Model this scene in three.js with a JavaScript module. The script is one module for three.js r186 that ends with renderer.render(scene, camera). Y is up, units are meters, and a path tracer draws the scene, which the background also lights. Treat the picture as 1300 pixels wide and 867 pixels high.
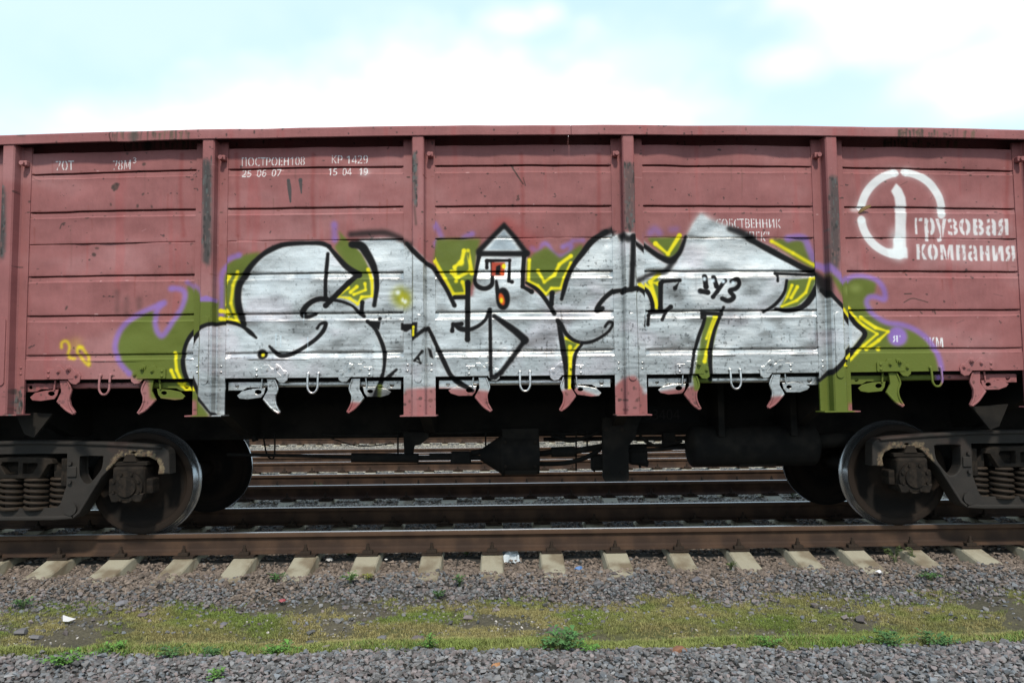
import * as THREE from 'three';
import { mergeGeometries } from 'three/addons/utils/BufferGeometryUtils.js';
import { RoundedBoxGeometry } from 'three/addons/geometries/RoundedBoxGeometry.js';
import { ConvexGeometry } from 'three/addons/geometries/ConvexGeometry.js';

// ---------------------------------------------------------------- camera, sky, sun, exposure
const scene = new THREE.Scene();
const camera = new THREE.PerspectiveCamera(46.8, 1300 / 867, 0.1, 3000);
camera.rotation.order = 'YXZ';
camera.position.set(-0.058, 1.393, 8.013);
camera.rotation.set(0.0699, -0.014, -0.0101);
scene.add(camera);
camera.updateMatrixWorld(true);

const renderer = new THREE.WebGLRenderer({ antialias: true });
renderer.toneMapping = THREE.LinearToneMapping;
renderer.toneMappingExposure = 1.05;
renderer.shadowMap.enabled = true;

let seed = 7;
const rnd = () => { seed = (seed + 0x6d2b79f5) | 0; let t = Math.imul(seed ^ (seed >>> 15), 1 | seed); t = (t + Math.imul(t ^ (t >>> 7), 61 | t)) ^ t; return ((t ^ (t >>> 14)) >>> 0) / 4294967296; };
const rr = (a, b) => a + (b - a) * rnd();
const pick = (a) => a[Math.floor(rnd() * a.length)];
const clamp = (x, a = 0, b = 1) => Math.min(b, Math.max(a, x));
const smooth = (a, b, x) => { const t = clamp((x - a) / (b - a)); return t * t * (3 - 2 * t); };
const lerp = (a, b, t) => a + (b - a) * t;
// value noise, smooth, in 2-D
const hash = (x, y) => { let h = Math.imul(x, 374761393) + Math.imul(y, 668265263); h = Math.imul(h ^ (h >>> 13), 1274126177); return ((h ^ (h >>> 16)) >>> 0) / 4294967296; };
function noise(x, y) {
  const ix = Math.floor(x), iy = Math.floor(y), fx = x - ix, fy = y - iy, u = fx * fx * (3 - 2 * fx), v = fy * fy * (3 - 2 * fy);
  return lerp(lerp(hash(ix, iy), hash(ix + 1, iy), u), lerp(hash(ix, iy + 1), hash(ix + 1, iy + 1), u), v);
}
function fbm(x, y, n = 4) { let s = 0, a = 0.5, t = 0; for (let i = 0; i < n; i++) { s += a * noise(x, y); t += a; a *= 0.5; x = x * 2.03 + 17.1; y = y * 2.03 + 5.7; } return s / t; }

{ // a bright spring sky: pale blue with broad white clouds
  const W = 1024, H = 512, d = new Float32Array(W * H * 4);
  // clouds seen over the wagon: [azimuth right of the view axis, elevation, half width, half height, weight] in degrees
  const banks = [[-1, 17.5, 15, 6.2, 1.25], [-15, 16.5, 13, 3.6, 1.1], [5, 18, 9, 5.2, 1.0], [1.6, 26.0, 3.2, 0.95, 0.6], [3.4, 26.4, 1.6, 0.8, 0.6], [31, 25.5, 9.5, 4.2, 1.15], [33, 19, 5, 2.2, 0.9], [21, 22, 3, 1.4, 0.6], [12, 20, 5, 2.4, 0.35], [7, 22.5, 9, 2.6, 0.3]];
  for (let row = 0; row < H; row++) {
    const el = ((row + 0.5) / H - 0.5) * 180, up = Math.max(0, Math.sin(el * Math.PI / 180));
    for (let col = 0; col < W; col++) {
      const az = ((col + 0.5) / W - 0.25) * 360, a = az > 180 ? az - 360 : az, o = (row * W + col) * 4;
      if (el < -1) { d[o] = 0.2; d[o + 1] = 0.19; d[o + 2] = 0.17; d[o + 3] = 1; continue; }
      const k = 1 / (up + 0.18), ar = a * Math.PI / 180, cx = Math.sin(ar) * k, cy = Math.cos(ar) * k;
      const n = fbm(cx * 2.3 + 40, cy * 2.3 + 11, 6);
      let c = smooth(0.5, 0.66, n) * 0.9;
      if (Math.abs(a) < 60 && el < 45) {
        const wob = (fbm(a * 0.28 + 9, el * 0.5 + 4, 5) - 0.5) * 0.9;
        let b = 0;
        for (const [ba, be, bw, bh, w] of banks) { const q = ((a - ba) / bw) ** 2 + ((el - be) / bh) ** 2; b = Math.max(b, w * smooth(1.6, 0.1, Math.sqrt(q) + wob)); }
        const inView = smooth(60, 42, Math.abs(a)) * smooth(45, 32, el);
        c = lerp(c, clamp(b + 0.13 * smooth(0.4, 0.7, n)), inView);
      }
      c = clamp(c);
      const t = smooth(0.3, 1.0, up);
      d[o] = lerp(lerp(0.67, 0.36, t), 1.25, c); d[o + 1] = lerp(lerp(0.92, 0.62, t), 1.25, c); d[o + 2] = lerp(lerp(1.08, 0.98, t), 1.25, c); d[o + 3] = 1;
    }
  }
  const sky = new THREE.DataTexture(d, W, H, THREE.RGBAFormat, THREE.FloatType);
  sky.mapping = THREE.EquirectangularReflectionMapping; sky.magFilter = THREE.LinearFilter; sky.needsUpdate = true;
  scene.background = sky; scene.environment = sky;
}
const sun = new THREE.DirectionalLight(new THREE.Color(1, 0.93, 0.82), 2.9);
sun.position.set(1.5, 22, 18.5); sun.castShadow = true; sun.shadow.radius = 9;
sun.shadow.mapSize.set(4096, 4096);
Object.assign(sun.shadow.camera, { left: -14, right: 14, top: 14, bottom: -14, near: 1, far: 70 });
scene.add(sun, sun.target);

// ---------------------------------------------------------------- measuring: a spot of the photograph (1300 wide) on an upright or level plane
const ray = new THREE.Vector3(), tanH = Math.tan(46.8 * Math.PI / 360), eye = camera.position;
function aim(px, py) { return ray.set(((px / 1300) * 2 - 1) * tanH * (1300 / 867), (1 - (py / 867) * 2) * tanH, -1).applyQuaternion(camera.quaternion); }
const onWall = (px, py, z) => { const r = aim(px, py), t = (z - eye.z) / r.z; return [eye.x + r.x * t, eye.y + r.y * t]; };
const onGround = (px, py, y) => { const r = aim(px, py), t = (y - eye.y) / r.y; return [eye.x + r.x * t, eye.z + r.z * t]; };

// ---------------------------------------------------------------- small helpers
const taken = new Map();
function numbered(name) { const n = taken.get(name) ?? 0; taken.set(name, n + 1); return n ? name + '_' + String(n).padStart(3, '0') : name; }
function top(o, name, label, category, group) { o.name = numbered(name); scene.add(o); o.userData = { label, category }; if (group) o.userData.group = group; return o; }
function struct(o, name, kind = 'structure') { o.name = numbered(name); scene.add(o); o.userData = { kind }; return o; }
const V3 = (x, y, z) => new THREE.Vector3(x, y, z);
function plain(g) { const q = g.index ? g.toNonIndexed() : g; for (const k of Object.keys(q.attributes)) if (!['position', 'normal', 'uv'].includes(k)) q.deleteAttribute(k); if (!q.attributes.uv) q.setAttribute('uv', new THREE.BufferAttribute(new Float32Array(q.attributes.position.count * 2), 2)); q.morphAttributes = {}; return q; }
const merge = (list) => (list.length === 1 ? plain(list[0]) : mergeGeometries(list.map(plain)));
const box = (x0, x1, y0, y1, z0, z1, r = 0.004) => { const m = Math.min(x1 - x0, y1 - y0, z1 - z0); return (r > 0 ? new RoundedBoxGeometry(x1 - x0, y1 - y0, z1 - z0, 1, Math.min(r, m * 0.45)) : new THREE.BoxGeometry(x1 - x0, y1 - y0, z1 - z0)).translate((x0 + x1) / 2, (y0 + y1) / 2, (z0 + z1) / 2); };
function rod(points, r, seg = 8, tension = 0.5) { const c = points.length > 2 ? new THREE.CatmullRomCurve3(points.map((p) => V3(...p)), false, 'catmullrom', tension) : new THREE.LineCurve3(V3(...points[0]), V3(...points[1])); return new THREE.TubeGeometry(c, points.length > 2 ? points.length * 6 : 1, r, seg, false); }
function cyl(r, len, axis, x, y, z, seg = 20, r2 = r) { const g = new THREE.CylinderGeometry(r2, r, len, seg); if (axis === 'x') g.rotateZ(-Math.PI / 2); if (axis === 'z') g.rotateX(Math.PI / 2); return g.translate(x, y, z); }
const shapeOf = (pts) => new THREE.Shape(pts.map(([x, y]) => new THREE.Vector2(x, y)));
function slab(pts, z0, z1, bevel = 0.003, holes = [], curveSegments = 12) {
  const s = pts instanceof THREE.Shape ? pts : shapeOf(pts);
  for (const h of holes) s.holes.push(h instanceof THREE.Path ? h : new THREE.Path(h.map(([x, y]) => new THREE.Vector2(x, y))));
  return new THREE.ExtrudeGeometry(s, { depth: z1 - z0 - 2 * bevel, bevelEnabled: bevel > 0, bevelSize: bevel, bevelThickness: bevel, bevelOffset: -bevel, bevelSegments: 2, curveSegments }).translate(0, 0, z0 + bevel);
}
const roundHole = (x, y, rx, ry = rx) => { const p = new THREE.Path(); p.absellipse(x, y, rx, ry, 0, Math.PI * 2, true, 0); return p; };
function rivet(x, y, z, r, h = r * 0.8, seg = 10) { return new THREE.SphereGeometry(r, seg, 6, 0, Math.PI * 2, 0, Math.PI / 2).rotateX(Math.PI / 2).scale(1, 1, h / r).translate(x, y, z); }
function hexBolt(x, y, z, r, h) { return merge([cyl(r * 1.35, 0.004, 'z', x, y, z + 0.002, 12), cyl(r, h, 'z', x, y, z + h / 2, 6), cyl(r * 0.55, h * 1.5, 'z', x, y, z + h * 0.75, 8)]); }

// ---------------------------------------------------------------- textures
function canvas(w, h) { const c = document.createElement('canvas'); c.width = w; c.height = h; return c; }
function pixelsOf(w, h, f) { const c = canvas(w, h), x = c.getContext('2d'), im = x.createImageData(w, h); for (let j = 0; j < h; j++) for (let i = 0; i < w; i++) { const v = f(i, j), o = (j * w + i) * 4; im.data[o] = v[0]; im.data[o + 1] = v[1]; im.data[o + 2] = v[2]; im.data[o + 3] = v[3] ?? 255; } x.putImageData(im, 0, 0); return c; }
function tex(c, srgb, rx, ry, ox = 0, oy = 0) { const t = new THREE.CanvasTexture(c); if (srgb) t.colorSpace = THREE.SRGBColorSpace; t.wrapS = t.wrapT = THREE.RepeatWrapping; t.repeat.set(rx, ry); t.offset.set(ox, oy); return t; }
const s8 = (l) => 255 * (l <= 0.0031308 ? 12.92 * l : 1.055 * Math.pow(l, 1 / 2.4) - 0.055);
// mottled colour of one material: two tones with grain, tile of `size` metres
function mottle(a, b, size, freq, grain = 0.08, stretch = 1, bias = 0.5) {
  const N = 512;
  const wrapNoise = (u, v, f) => { const s = smooth(0.75, 1, u), t = smooth(0.75, 1, v), q = (x, y) => fbm(x * f, y * f * stretch, 5); return lerp(lerp(q(u, v), q(u - 1, v), s), lerp(q(u, v - 1), q(u - 1, v - 1), s), t); };
  return tex(pixelsOf(N, N, (i, j) => { const k = smooth(bias - 0.22, bias + 0.22, wrapNoise(i / N, j / N, freq)), g = 1 + (rnd() - 0.5) * 2 * grain; return [0, 1, 2].map((c) => s8(clamp(lerp(a[c], b[c], k) * g))); }), true, 1 / size, 1 / size);
}
const bumpTile = tex(pixelsOf(512, 512, (i, j) => { const v = 128 + (fbm(i * 0.06, j * 0.06, 4) - 0.5) * 180 + (rnd() - 0.5) * 26; return [v, v, v]; }), false, 1 / 0.9, 1 / 0.9);
const fineBump = tex(pixelsOf(512, 512, (i, j) => { const v = 128 + (fbm(i * 0.2, j * 0.2, 4) - 0.5) * 220 + (rnd() - 0.5) * 60; return [v, v, v]; }), false, 1 / 0.35, 1 / 0.35);
const std = (p) => new THREE.MeshStandardMaterial(p);
const dull = (p) => new THREE.MeshPhysicalMaterial({ specularIntensity: 0.25, ...p });
const M = {
  underframe: dull({ map: mottle([0.011, 0.0105, 0.01], [0.024, 0.021, 0.018], 0.7, 5), roughness: 0.85, bumpMap: fineBump, bumpScale: 0.0015 }),
  casting: dull({ map: mottle([0.016, 0.0135, 0.0115], [0.034, 0.026, 0.02], 0.6, 5, 0.12), roughness: 0.8, bumpMap: fineBump, bumpScale: 0.003 }),
  spring: dull({ map: mottle([0.022, 0.018, 0.015], [0.045, 0.032, 0.023], 0.4, 4, 0.1), roughness: 0.6 }),
  wheelFace: dull({ map: mottle([0.01, 0.0085, 0.0075], [0.024, 0.017, 0.013], 0.5, 4, 0.12), roughness: 0.75, bumpMap: fineBump, bumpScale: 0.001 }),
  tread: std({ color: new THREE.Color(0.46, 0.46, 0.47), roughness: 0.26, metalness: 0.9 }),
  railRust: dull({ map: mottle([0.046, 0.03, 0.023], [0.092, 0.055, 0.036], 0.8, 4, 0.14, 0.5), roughness: 0.85, bumpMap: fineBump, bumpScale: 0.001 }),
  railTop: std({ color: new THREE.Color(0.45, 0.45, 0.46), roughness: 0.36, metalness: 0.95 }),
  fastening: dull({ map: mottle([0.022, 0.018, 0.016], [0.05, 0.034, 0.024], 0.3, 4, 0.1), roughness: 0.9 }),
  sleeper: std({ map: mottle([0.2, 0.155, 0.1], [0.38, 0.345, 0.255], 0.9, 7, 0.14, 1, 0.42), roughness: 0.95, bumpMap: fineBump, bumpScale: 0.003 }),
};

// ================================================================ GROUND
const groundH = (x, z) => {
  let h;
  if (z < -4.9) h = -0.075;
  else if (z < 0.75) h = -0.05;
  else if (z < 1.85) h = lerp(-0.05, -0.115, smooth(0.75, 0.95, z)) + 0.02 * smooth(1.1, 1.25, z) - 0.155 * smooth(1.28, 1.9, z);
  else h = lerp(-0.25, -0.3, smooth(1.85, 2.35, z));
  h += 0.05 * smooth(2.55, 2.95, z) + 0.03 * smooth(3.0, 4.0, z);
  h -= 0.035 * Math.exp(-(((z - 2.28 - 0.05 * Math.sin(x * 0.7)) / 0.1) ** 2)) * smooth(0.35, 0.6, noise(x * 0.8 + 30, 3.2));
  if (z > 1.3) h += (fbm(x * 1.3, z * 1.3 + 60, 3) - 0.5) * 0.06 + (fbm(x * 6, z * 6, 3) - 0.5) * 0.025;
  else h += (fbm(x * 5, z * 5, 2) - 0.5) * 0.02;
  return h;
};
// how far the grass strip reaches: 1 inside, 0 on gravel
const grassiness = (x, z) => { const w = (fbm(x * 1.7 + 5, z * 2.3, 4) - 0.5), e0 = 1.72 + w * 0.55, e1 = 2.64 + 0.06 * Math.sin(x * 0.6 + 1) + w * 0.22; return smooth(e0 - 0.12, e0 + 0.16, z) * smooth(e1 + 0.05, e1 - 0.05, z); };
{
  const spread = (a, b, n, far, steps) => { const s = []; for (let i = 0; i <= n; i++) s.push(lerp(a, b, i / n)); for (let i = 1; i <= steps; i++) { const k = far * (i / steps) ** 3; s.unshift(a - k); s.push(b + k); } return s; };
  const xs = spread(-9, 9, 360, 900, 14), zs = spread(-20, 5.5, 440, 900, 14), P = [], C = [], U = [], I = [];
  for (const z of zs) for (const x of xs) {
    P.push(x, groundH(x, z), z); U.push(x, z);
    const g = grassiness(x, z), n = fbm(x * 3, z * 3, 3), yard = z < -1.4;
    const mo = smooth(0.34, 0.58, fbm(x * 1.6 + 3, z * 2.4 + 8, 4)) * 0.75, soil = [lerp(lerp(0.12, 0.19, n), 0.15, mo), lerp(lerp(0.11, 0.16, n), 0.165, mo), lerp(lerp(0.07, 0.115, n), 0.05, mo)], grit = yard ? [0.22, 0.2, 0.17] : [0.06, 0.054, 0.05];
    for (let c = 0; c < 3; c++) C.push(lerp(grit[c] * lerp(0.8, 1.15, n), soil[c], g));
  }
  for (let j = 0; j < zs.length - 1; j++) for (let i = 0; i < xs.length - 1; i++) { const a = j * xs.length + i, b = a + xs.length; I.push(a, b, a + 1, a + 1, b, b + 1); }
  const g = new THREE.BufferGeometry();
  g.setAttribute('position', new THREE.Float32BufferAttribute(P, 3)); g.setAttribute('color', new THREE.Float32BufferAttribute(C, 3)); g.setAttribute('uv', new THREE.Float32BufferAttribute(U, 2)); g.setIndex(I); g.computeVertexNormals();
  const m = std({ vertexColors: true, roughness: 1, map: tex(pixelsOf(512, 512, (i, j) => { const v = 205 + (fbm(i * 0.1, j * 0.1, 4) - 0.5) * 90 + (rnd() - 0.5) * 60; return [v, v, v * 0.97]; }), true, 1 / 0.6, 1 / 0.6), bumpMap: fineBump, bumpScale: 0.006 });
  struct(new THREE.Mesh(g, m), 'ground');
}

// where the sleepers of the near track lie
const nearXs = [67, 147, 228, 306, 384.7, 464.7, 547, 624.6, 700.9, 783, 864.6, 942, 1017.7, 1088, 1163, 1239.5].map((px) => onWall(px, 707 - Math.max(0, px - 620) * 0.022, 0.98)[0]);
{ const a = nearXs[0], b = nearXs.at(-1); for (let i = 1; i <= 6; i++) { nearXs.unshift(a - i * 0.555); nearXs.push(b + i * 0.555); } }
const onSleeper = (x, z) => z < 1.4 && nearXs.some((s) => Math.abs(x - s) < 0.104);
// crushed stone: a few angular shapes, strewn as instances
const stoneShapes = [];
for (let k = 0; k < 7; k++) { const pts = []; for (let i = 0; i < 13; i++) { const v = V3(rr(-1, 1), rr(-1, 1), rr(-1, 1)).normalize().multiplyScalar(rr(0.8, 1)); pts.push(V3(v.x * rr(0.9, 1.1), v.y * 0.62, v.z * 0.78)); } stoneShapes.push(new ConvexGeometry(pts)); }
const stoneMat = std({ color: 0xffffff, roughness: 0.95, flatShading: true });
function strew(name, count, place) {
  const per = stoneShapes.map(() => []), m = new THREE.Matrix4(), q = new THREE.Quaternion(), e = new THREE.Euler();
  for (let i = 0; i < count; i++) { const s = place(); if (s) per[i % per.length].push(s); }
  const root = struct(new THREE.Group(), name, 'stuff');
  per.forEach((list, k) => {
    const im = new THREE.InstancedMesh(stoneShapes[k], stoneMat, list.length);
    im.name = 'stones';
    list.forEach(([x, y, z, r, col], i) => { e.set(rr(-0.5, 0.5), rr(0, 6.28), rr(-0.5, 0.5)); q.setFromEuler(e); im.setMatrixAt(i, m.compose(V3(x, y, z), q, V3(r * rr(0.85, 1.25), r * rr(0.8, 1.1), r * rr(0.85, 1.2)))); im.setColorAt(i, col); });
    root.add(im);
  });
}
const col = new THREE.Color();
const greyStone = () => { const v = rr(0.08, 0.215), t = rnd(); return t < 0.3 ? [v * 1.16, v * 0.97, v * 0.92] : t < 0.48 ? [v * 0.95, v * 1.0, v * 1.05] : t < 0.57 ? [v * 1.25, v * 1.22, v * 1.2] : [v * 1.02, v * 0.97, v * 0.94]; };
const rustyStone = () => { const v = rr(0.085, 0.205); return [v * 1.25, v * 0.97, v * 0.78]; };
strew('ballast_gravel', 68000, () => {     // shoulder of the near track, down to the grass
  const x = rr(-7, 7), z = rr(0.83, 2.15), g = grassiness(x, z);
  if (rnd() < g * 0.93 || rnd() > smooth(2.3, 1.6, z) + 0.5) return null;
  if (onSleeper(x, z) && rnd() > smooth(1.04, 1.2, z + (noise(x * 3.1, 7.7) - 0.5) * 0.14) * 0.97 + (Math.abs(x - nearXs[15]) < 0.2 ? 0.5 : 0.02)) return null;
  const rusty = rnd() < smooth(1.8, 1.15, z + (noise(x * 2, z * 2) - 0.5) * 0.5) * 0.95, c = rusty ? rustyStone() : greyStone(), r = rr(0.011, 0.027) * (rnd() < 0.06 ? 1.4 : 1);
  return [x, groundH(x, z) + rr(-0.3, 0.65) * r, z, r, new THREE.Color().setRGB(...c)];
});
strew('foreground_gravel', 52000, () => {
  const x = rr(-6, 6), z = rr(2.45, 4.4), g = grassiness(x, z);
  if (rnd() < g * 0.97 || z < 2.5 && rnd() < 0.8) return null;
  const c = greyStone().map((v) => v * 1.15), r = rr(0.011, 0.028) * (rnd() < 0.07 ? 1.4 : 1);
  return [x, groundH(x, z) + rr(-0.3, 0.7) * r, z, r, new THREE.Color().setRGB(...c)];
});
strew('grass_strip_grit', 5000, () => {
  const x = rr(-6, 6), z = rr(1.75, 2.7); if (grassiness(x, z) < 0.3 || noise(x * 2.2 + 9, z * 3) < 0.42) return null;
  const r = rr(0.006, 0.017), v = rnd() < 0.12 ? rr(0.4, 0.6) : rr(0.1, 0.24); return [x, groundH(x, z) + r * 0.2, z, r, new THREE.Color().setRGB(v * 1.1, v, v * 0.9)];
});
strew('track_bed_gravel', 22000, () => {   // between the rails of the near track, oily
  const x = rr(-7, 7), z = rr(-1.4, 0.75), r = rr(0.015, 0.03), c = rnd() < 0.7 ? rustyStone() : greyStone(); return [x, groundH(x, z) + rr(-0.4, 0.4) * r, z, r, new THREE.Color().setRGB(...c)];
});
strew('yard_gravel', 60000, () => {
  const x = rr(-8, 8), z = rr(-5.2, -1.4), r = rr(0.018, 0.036), v = rr(0.14, 0.38); return [x, groundH(x, z) + rr(-0.4, 0.5) * r, z, r, new THREE.Color().setRGB(v * 1.12, v, v * 0.82)];
});
strew('yard_gravel', 60000, () => {
  const x = rr(-11, 11), z = rr(-19, -5.2), r = rr(0.02, 0.04), v = rr(0.14, 0.38); return [x, groundH(x, z) + rr(-0.5, 0.3) * r, z, r, new THREE.Color().setRGB(v * 1.12, v, v * 0.82)];
});

// ================================================================ TRACKS
const railShape = (() => { const h = [[0.075, 0], [0.075, 0.011], [0.022, 0.029], [0.011, 0.045], [0.009, 0.075], [0.009, 0.118], [0.014, 0.132], [0.036, 0.142], [0.0375, 0.147], [0.0375, 0.168], [0.034, 0.176], [0.024, 0.1795]]; return [...h, ...h.slice().reverse().map(([x, y]) => [-x, y])]; })();
const railGeo = slab(railShape, -60, 60, 0).rotateY(Math.PI / 2);
const railTopGeo = box(-60, 60, 0.178, 0.1815, -0.024, 0.024, 0.001);
{ const p = railGeo.attributes.position, u = railGeo.attributes.uv; for (let i = 0; i < p.count; i++) u.setXY(i, p.getX(i), p.getY(i) + p.getZ(i)); }
// concrete sleeper lying along z: seats at +-0.8, ends lower
function sleeperGeo(v) {
  const prof = [[-1.37, -0.095], [-1.1, -0.045], [-0.92, 0.0], [-0.66, 0.0], [-0.45, -0.035], [0.45, -0.035], [0.66, 0.0], [0.92, 0.0], [1.1, -0.045], [1.37, -0.095]], P = [], I = [];
  prof.forEach(([z, y]) => { const w = (Math.abs(z) < 0.5 ? 0.085 : 0.093) + v * 0.004; P.push(-w - 0.03, -0.2, z, -w, y - 0.012, z, -w + 0.012, y, z, w - 0.012, y, z, w, y - 0.012, z, w + 0.03, -0.2, z); });
  for (let j = 0; j < prof.length - 1; j++) for (let i = 0; i < 5; i++) { const a = j * 6 + i, b = a + 6; I.push(a, b, a + 1, a + 1, b, b + 1); }
  for (const o of [0, (prof.length - 1) * 6]) for (let i = 1; i < 5; i++) o ? I.push(o, o + i, o + i + 1) : I.push(o, o + i + 1, o + i);
  const g = new THREE.BufferGeometry(); g.setAttribute('position', new THREE.Float32BufferAttribute(P, 3)); g.setIndex(I);
  const q = g.toNonIndexed(), p = q.attributes.position, U = []; for (let i = 0; i < p.count; i++) U.push(p.getX(i) + v * 0.37, p.getZ(i) + p.getY(i) + v * 0.53); q.setAttribute('uv', new THREE.Float32BufferAttribute(U, 2)); q.computeVertexNormals(); return q;
}
const sleeperGeos = [0, 1, 2, 3].map(sleeperGeo);
const fasteningGeo = (() => { const list = [box(-0.09, 0.09, 0.001, 0.02, -0.13, 0.13, 0.003)]; for (const s of [-1, 1]) { list.push(box(-0.045, 0.045, 0.02, 0.05, s * 0.1 - 0.03, s * 0.1 + 0.03, 0.006), cyl(0.02, 0.03, 'y', 0, 0.062, s * 0.1, 6), cyl(0.012, 0.035, 'y', 0, 0.09, s * 0.1, 8), box(-0.03, 0.03, 0.03, 0.046, s * 0.065 - 0.03, s * 0.065 + 0.03, 0.004)); } return merge(list); })();
function track(zc, sleeperXs, label, far) {
  const t = top(new THREE.Group(), 'railway_track', label, 'railway track'); t.position.set(0, 0, zc);
  const part = (name, g, m, x = 0, y = 0, z = 0, parent = t) => { const o = new THREE.Mesh(g, m); o.name = name; o.position.set(x, y, z); parent.add(o); return o; };
  for (const s of [1, -1]) { const r = part('rail', railGeo, M.railRust, 0, 0.02, s * 0.797); part('running_surface', railTopGeo, M.railTop, 0, 0, 0, r); }
  sleeperXs.forEach((x, i) => { const y = rr(-0.008, 0.002); part('sleeper', sleeperGeos[i % 4], M.sleeper, x, y, 0); for (const s of [1, -1]) if (!far) part('rail_fastening', fasteningGeo, M.fastening, x, 0, s * 0.797); });
  if (far) { const o = part('rail_fastenings', merge(sleeperXs.flatMap((x) => [1, -1].map((s) => fasteningGeo.clone().translate(x, 0, s * 0.797)))), M.fastening); o.userData.kind = 'stuff'; }
  return t;
}
const row = (half, off) => { const s = []; for (let x = -half + off; x < half; x += 0.555) s.push(x + rr(-0.025, 0.025)); return s; };
track(0, nearXs, 'near rusty railway track on pale concrete sleepers, under the graffiti wagon');
track(-3.8, row(7, 0.1), 'shaded brown track with stained sleepers, first one seen beneath the wagon');
track(-8.2, row(9, 0.3), 'sunlit rusty track, second one behind the wagon', true).position.y = -0.03;
track(-10.5, row(10, 0.57), 'sunlit orange-brown track, third one behind the wagon', true).position.y = -0.035;
track(-17.5, row(13, 0.05), 'farthest tan track, just below the black wagon underframe', true).position.y = -0.03;

// ================================================================ GRAFFITI, LETTERING AND WEAR: painted in metres across the wagon side
const ZS = 1.44, ZH = 1.555, PX0 = -4.75, PY1 = 3.75, PW = 9.6, PH = 2.55, RES = 2048 / PW, CW = 2048, CH = Math.round(PH * RES);
// rows of the side measured at the left bay, the middle and the right bay
const rowsPx = [[186, 177.5, 180.7], [219, 209.8, 214.4], [226, 219.2, 221], [268, 261.3, 263.6], [276, 270, 270.7], [309, 302, 302.4], [350, 344.3, 344.3], [358, 353, 352.7], [400.4, 395.3, 393.3], [408.5, 404.7, 401.4], [450.4, 444.8, 442], [456.7, 452.4, 447.9], [481.6, 477, 471.5]];
const U = 152 / RES;                                    // photograph pixels per canvas pixel
const silverTone = pixelsOf(CW, CH, (i, j) => {
  const a = fbm(i * 0.008, j * 0.03, 5), b = fbm(i * 0.02 + 90, j * 0.24, 4), c = fbm(i * 0.022 + 7, j * 0.045 + 31, 4), pk = smooth(0.52, 0.75, fbm(i * 0.012 + 300, j * 0.02, 3));
  const thin = smooth(0.52, 0.72, fbm(i * 0.006 + 500, j * 0.014 + 20, 3) + (j > 290 ? 0.09 : 0));   // where the silver was sprayed thinner
  let v = 0.69 + (a - 0.5) * 0.22 + (b - 0.5) * (0.2 + 0.3 * thin) - 0.1 * smooth(0.58, 0.78, c) - 0.12 * thin; v *= 1 + (rnd() - 0.5) * 0.14; v *= 1 - 0.4 * smooth(0.66, 0.8, fbm(i * 0.22, j * 0.2 + 77, 3)) * (0.35 + thin) - 0.16 * smooth(0.6, 0.8, fbm(i * 0.05, j * 0.55 + 9, 2));
  v = clamp(v, 0.14, 0.92); return [s8(v * (1 + 0.05 * pk)), s8(v * (1 - 0.03 * pk)), s8(v * 0.97)];
});
const redTone = pixelsOf(CW, CH, (i, j) => {
  const a = fbm(i * 0.006 + 3, j * 0.012, 5), st = fbm(i * 0.05, j * 0.004 + 40, 4), f = fbm(i * 0.25, j * 0.09, 3), sc = fbm(i * 0.09 + 200, j * 0.12, 4);
  let v = 0.93 + (a - 0.5) * 0.42 + (st - 0.5) * 0.16 + (f - 0.5) * 0.12 + (rnd() - 0.5) * 0.05;
  const chalk = smooth(0.5, 0.75, a), streak = smooth(0.64, 0.8, st) * 0.5;
  let r = lerp(0.315, 0.335, chalk) * v, g = lerp(0.12, 0.15, chalk) * v * (1 - 0.3 * streak), b = lerp(0.117, 0.148, chalk) * v * (1 - 0.3 * streak);
  if (sc > 0.81) { r *= 0.35; g *= 0.45; b *= 0.45; }
  return [s8(r), s8(g), s8(b)];
});
const COL = { black: '#0b0b0d', grey: '#5a5f66', olive: '#5d6a26', yellow: '#ecdb1a', purple: '#8a6aae', white: '#e6ecec', red: '#a8402c', orange: '#d8551e', dark: '#3c302c', steel: '#3f3f3e', rust: '#6e3a24', glow: '#9a4340', skyblue: '#dfeef4' };

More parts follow.
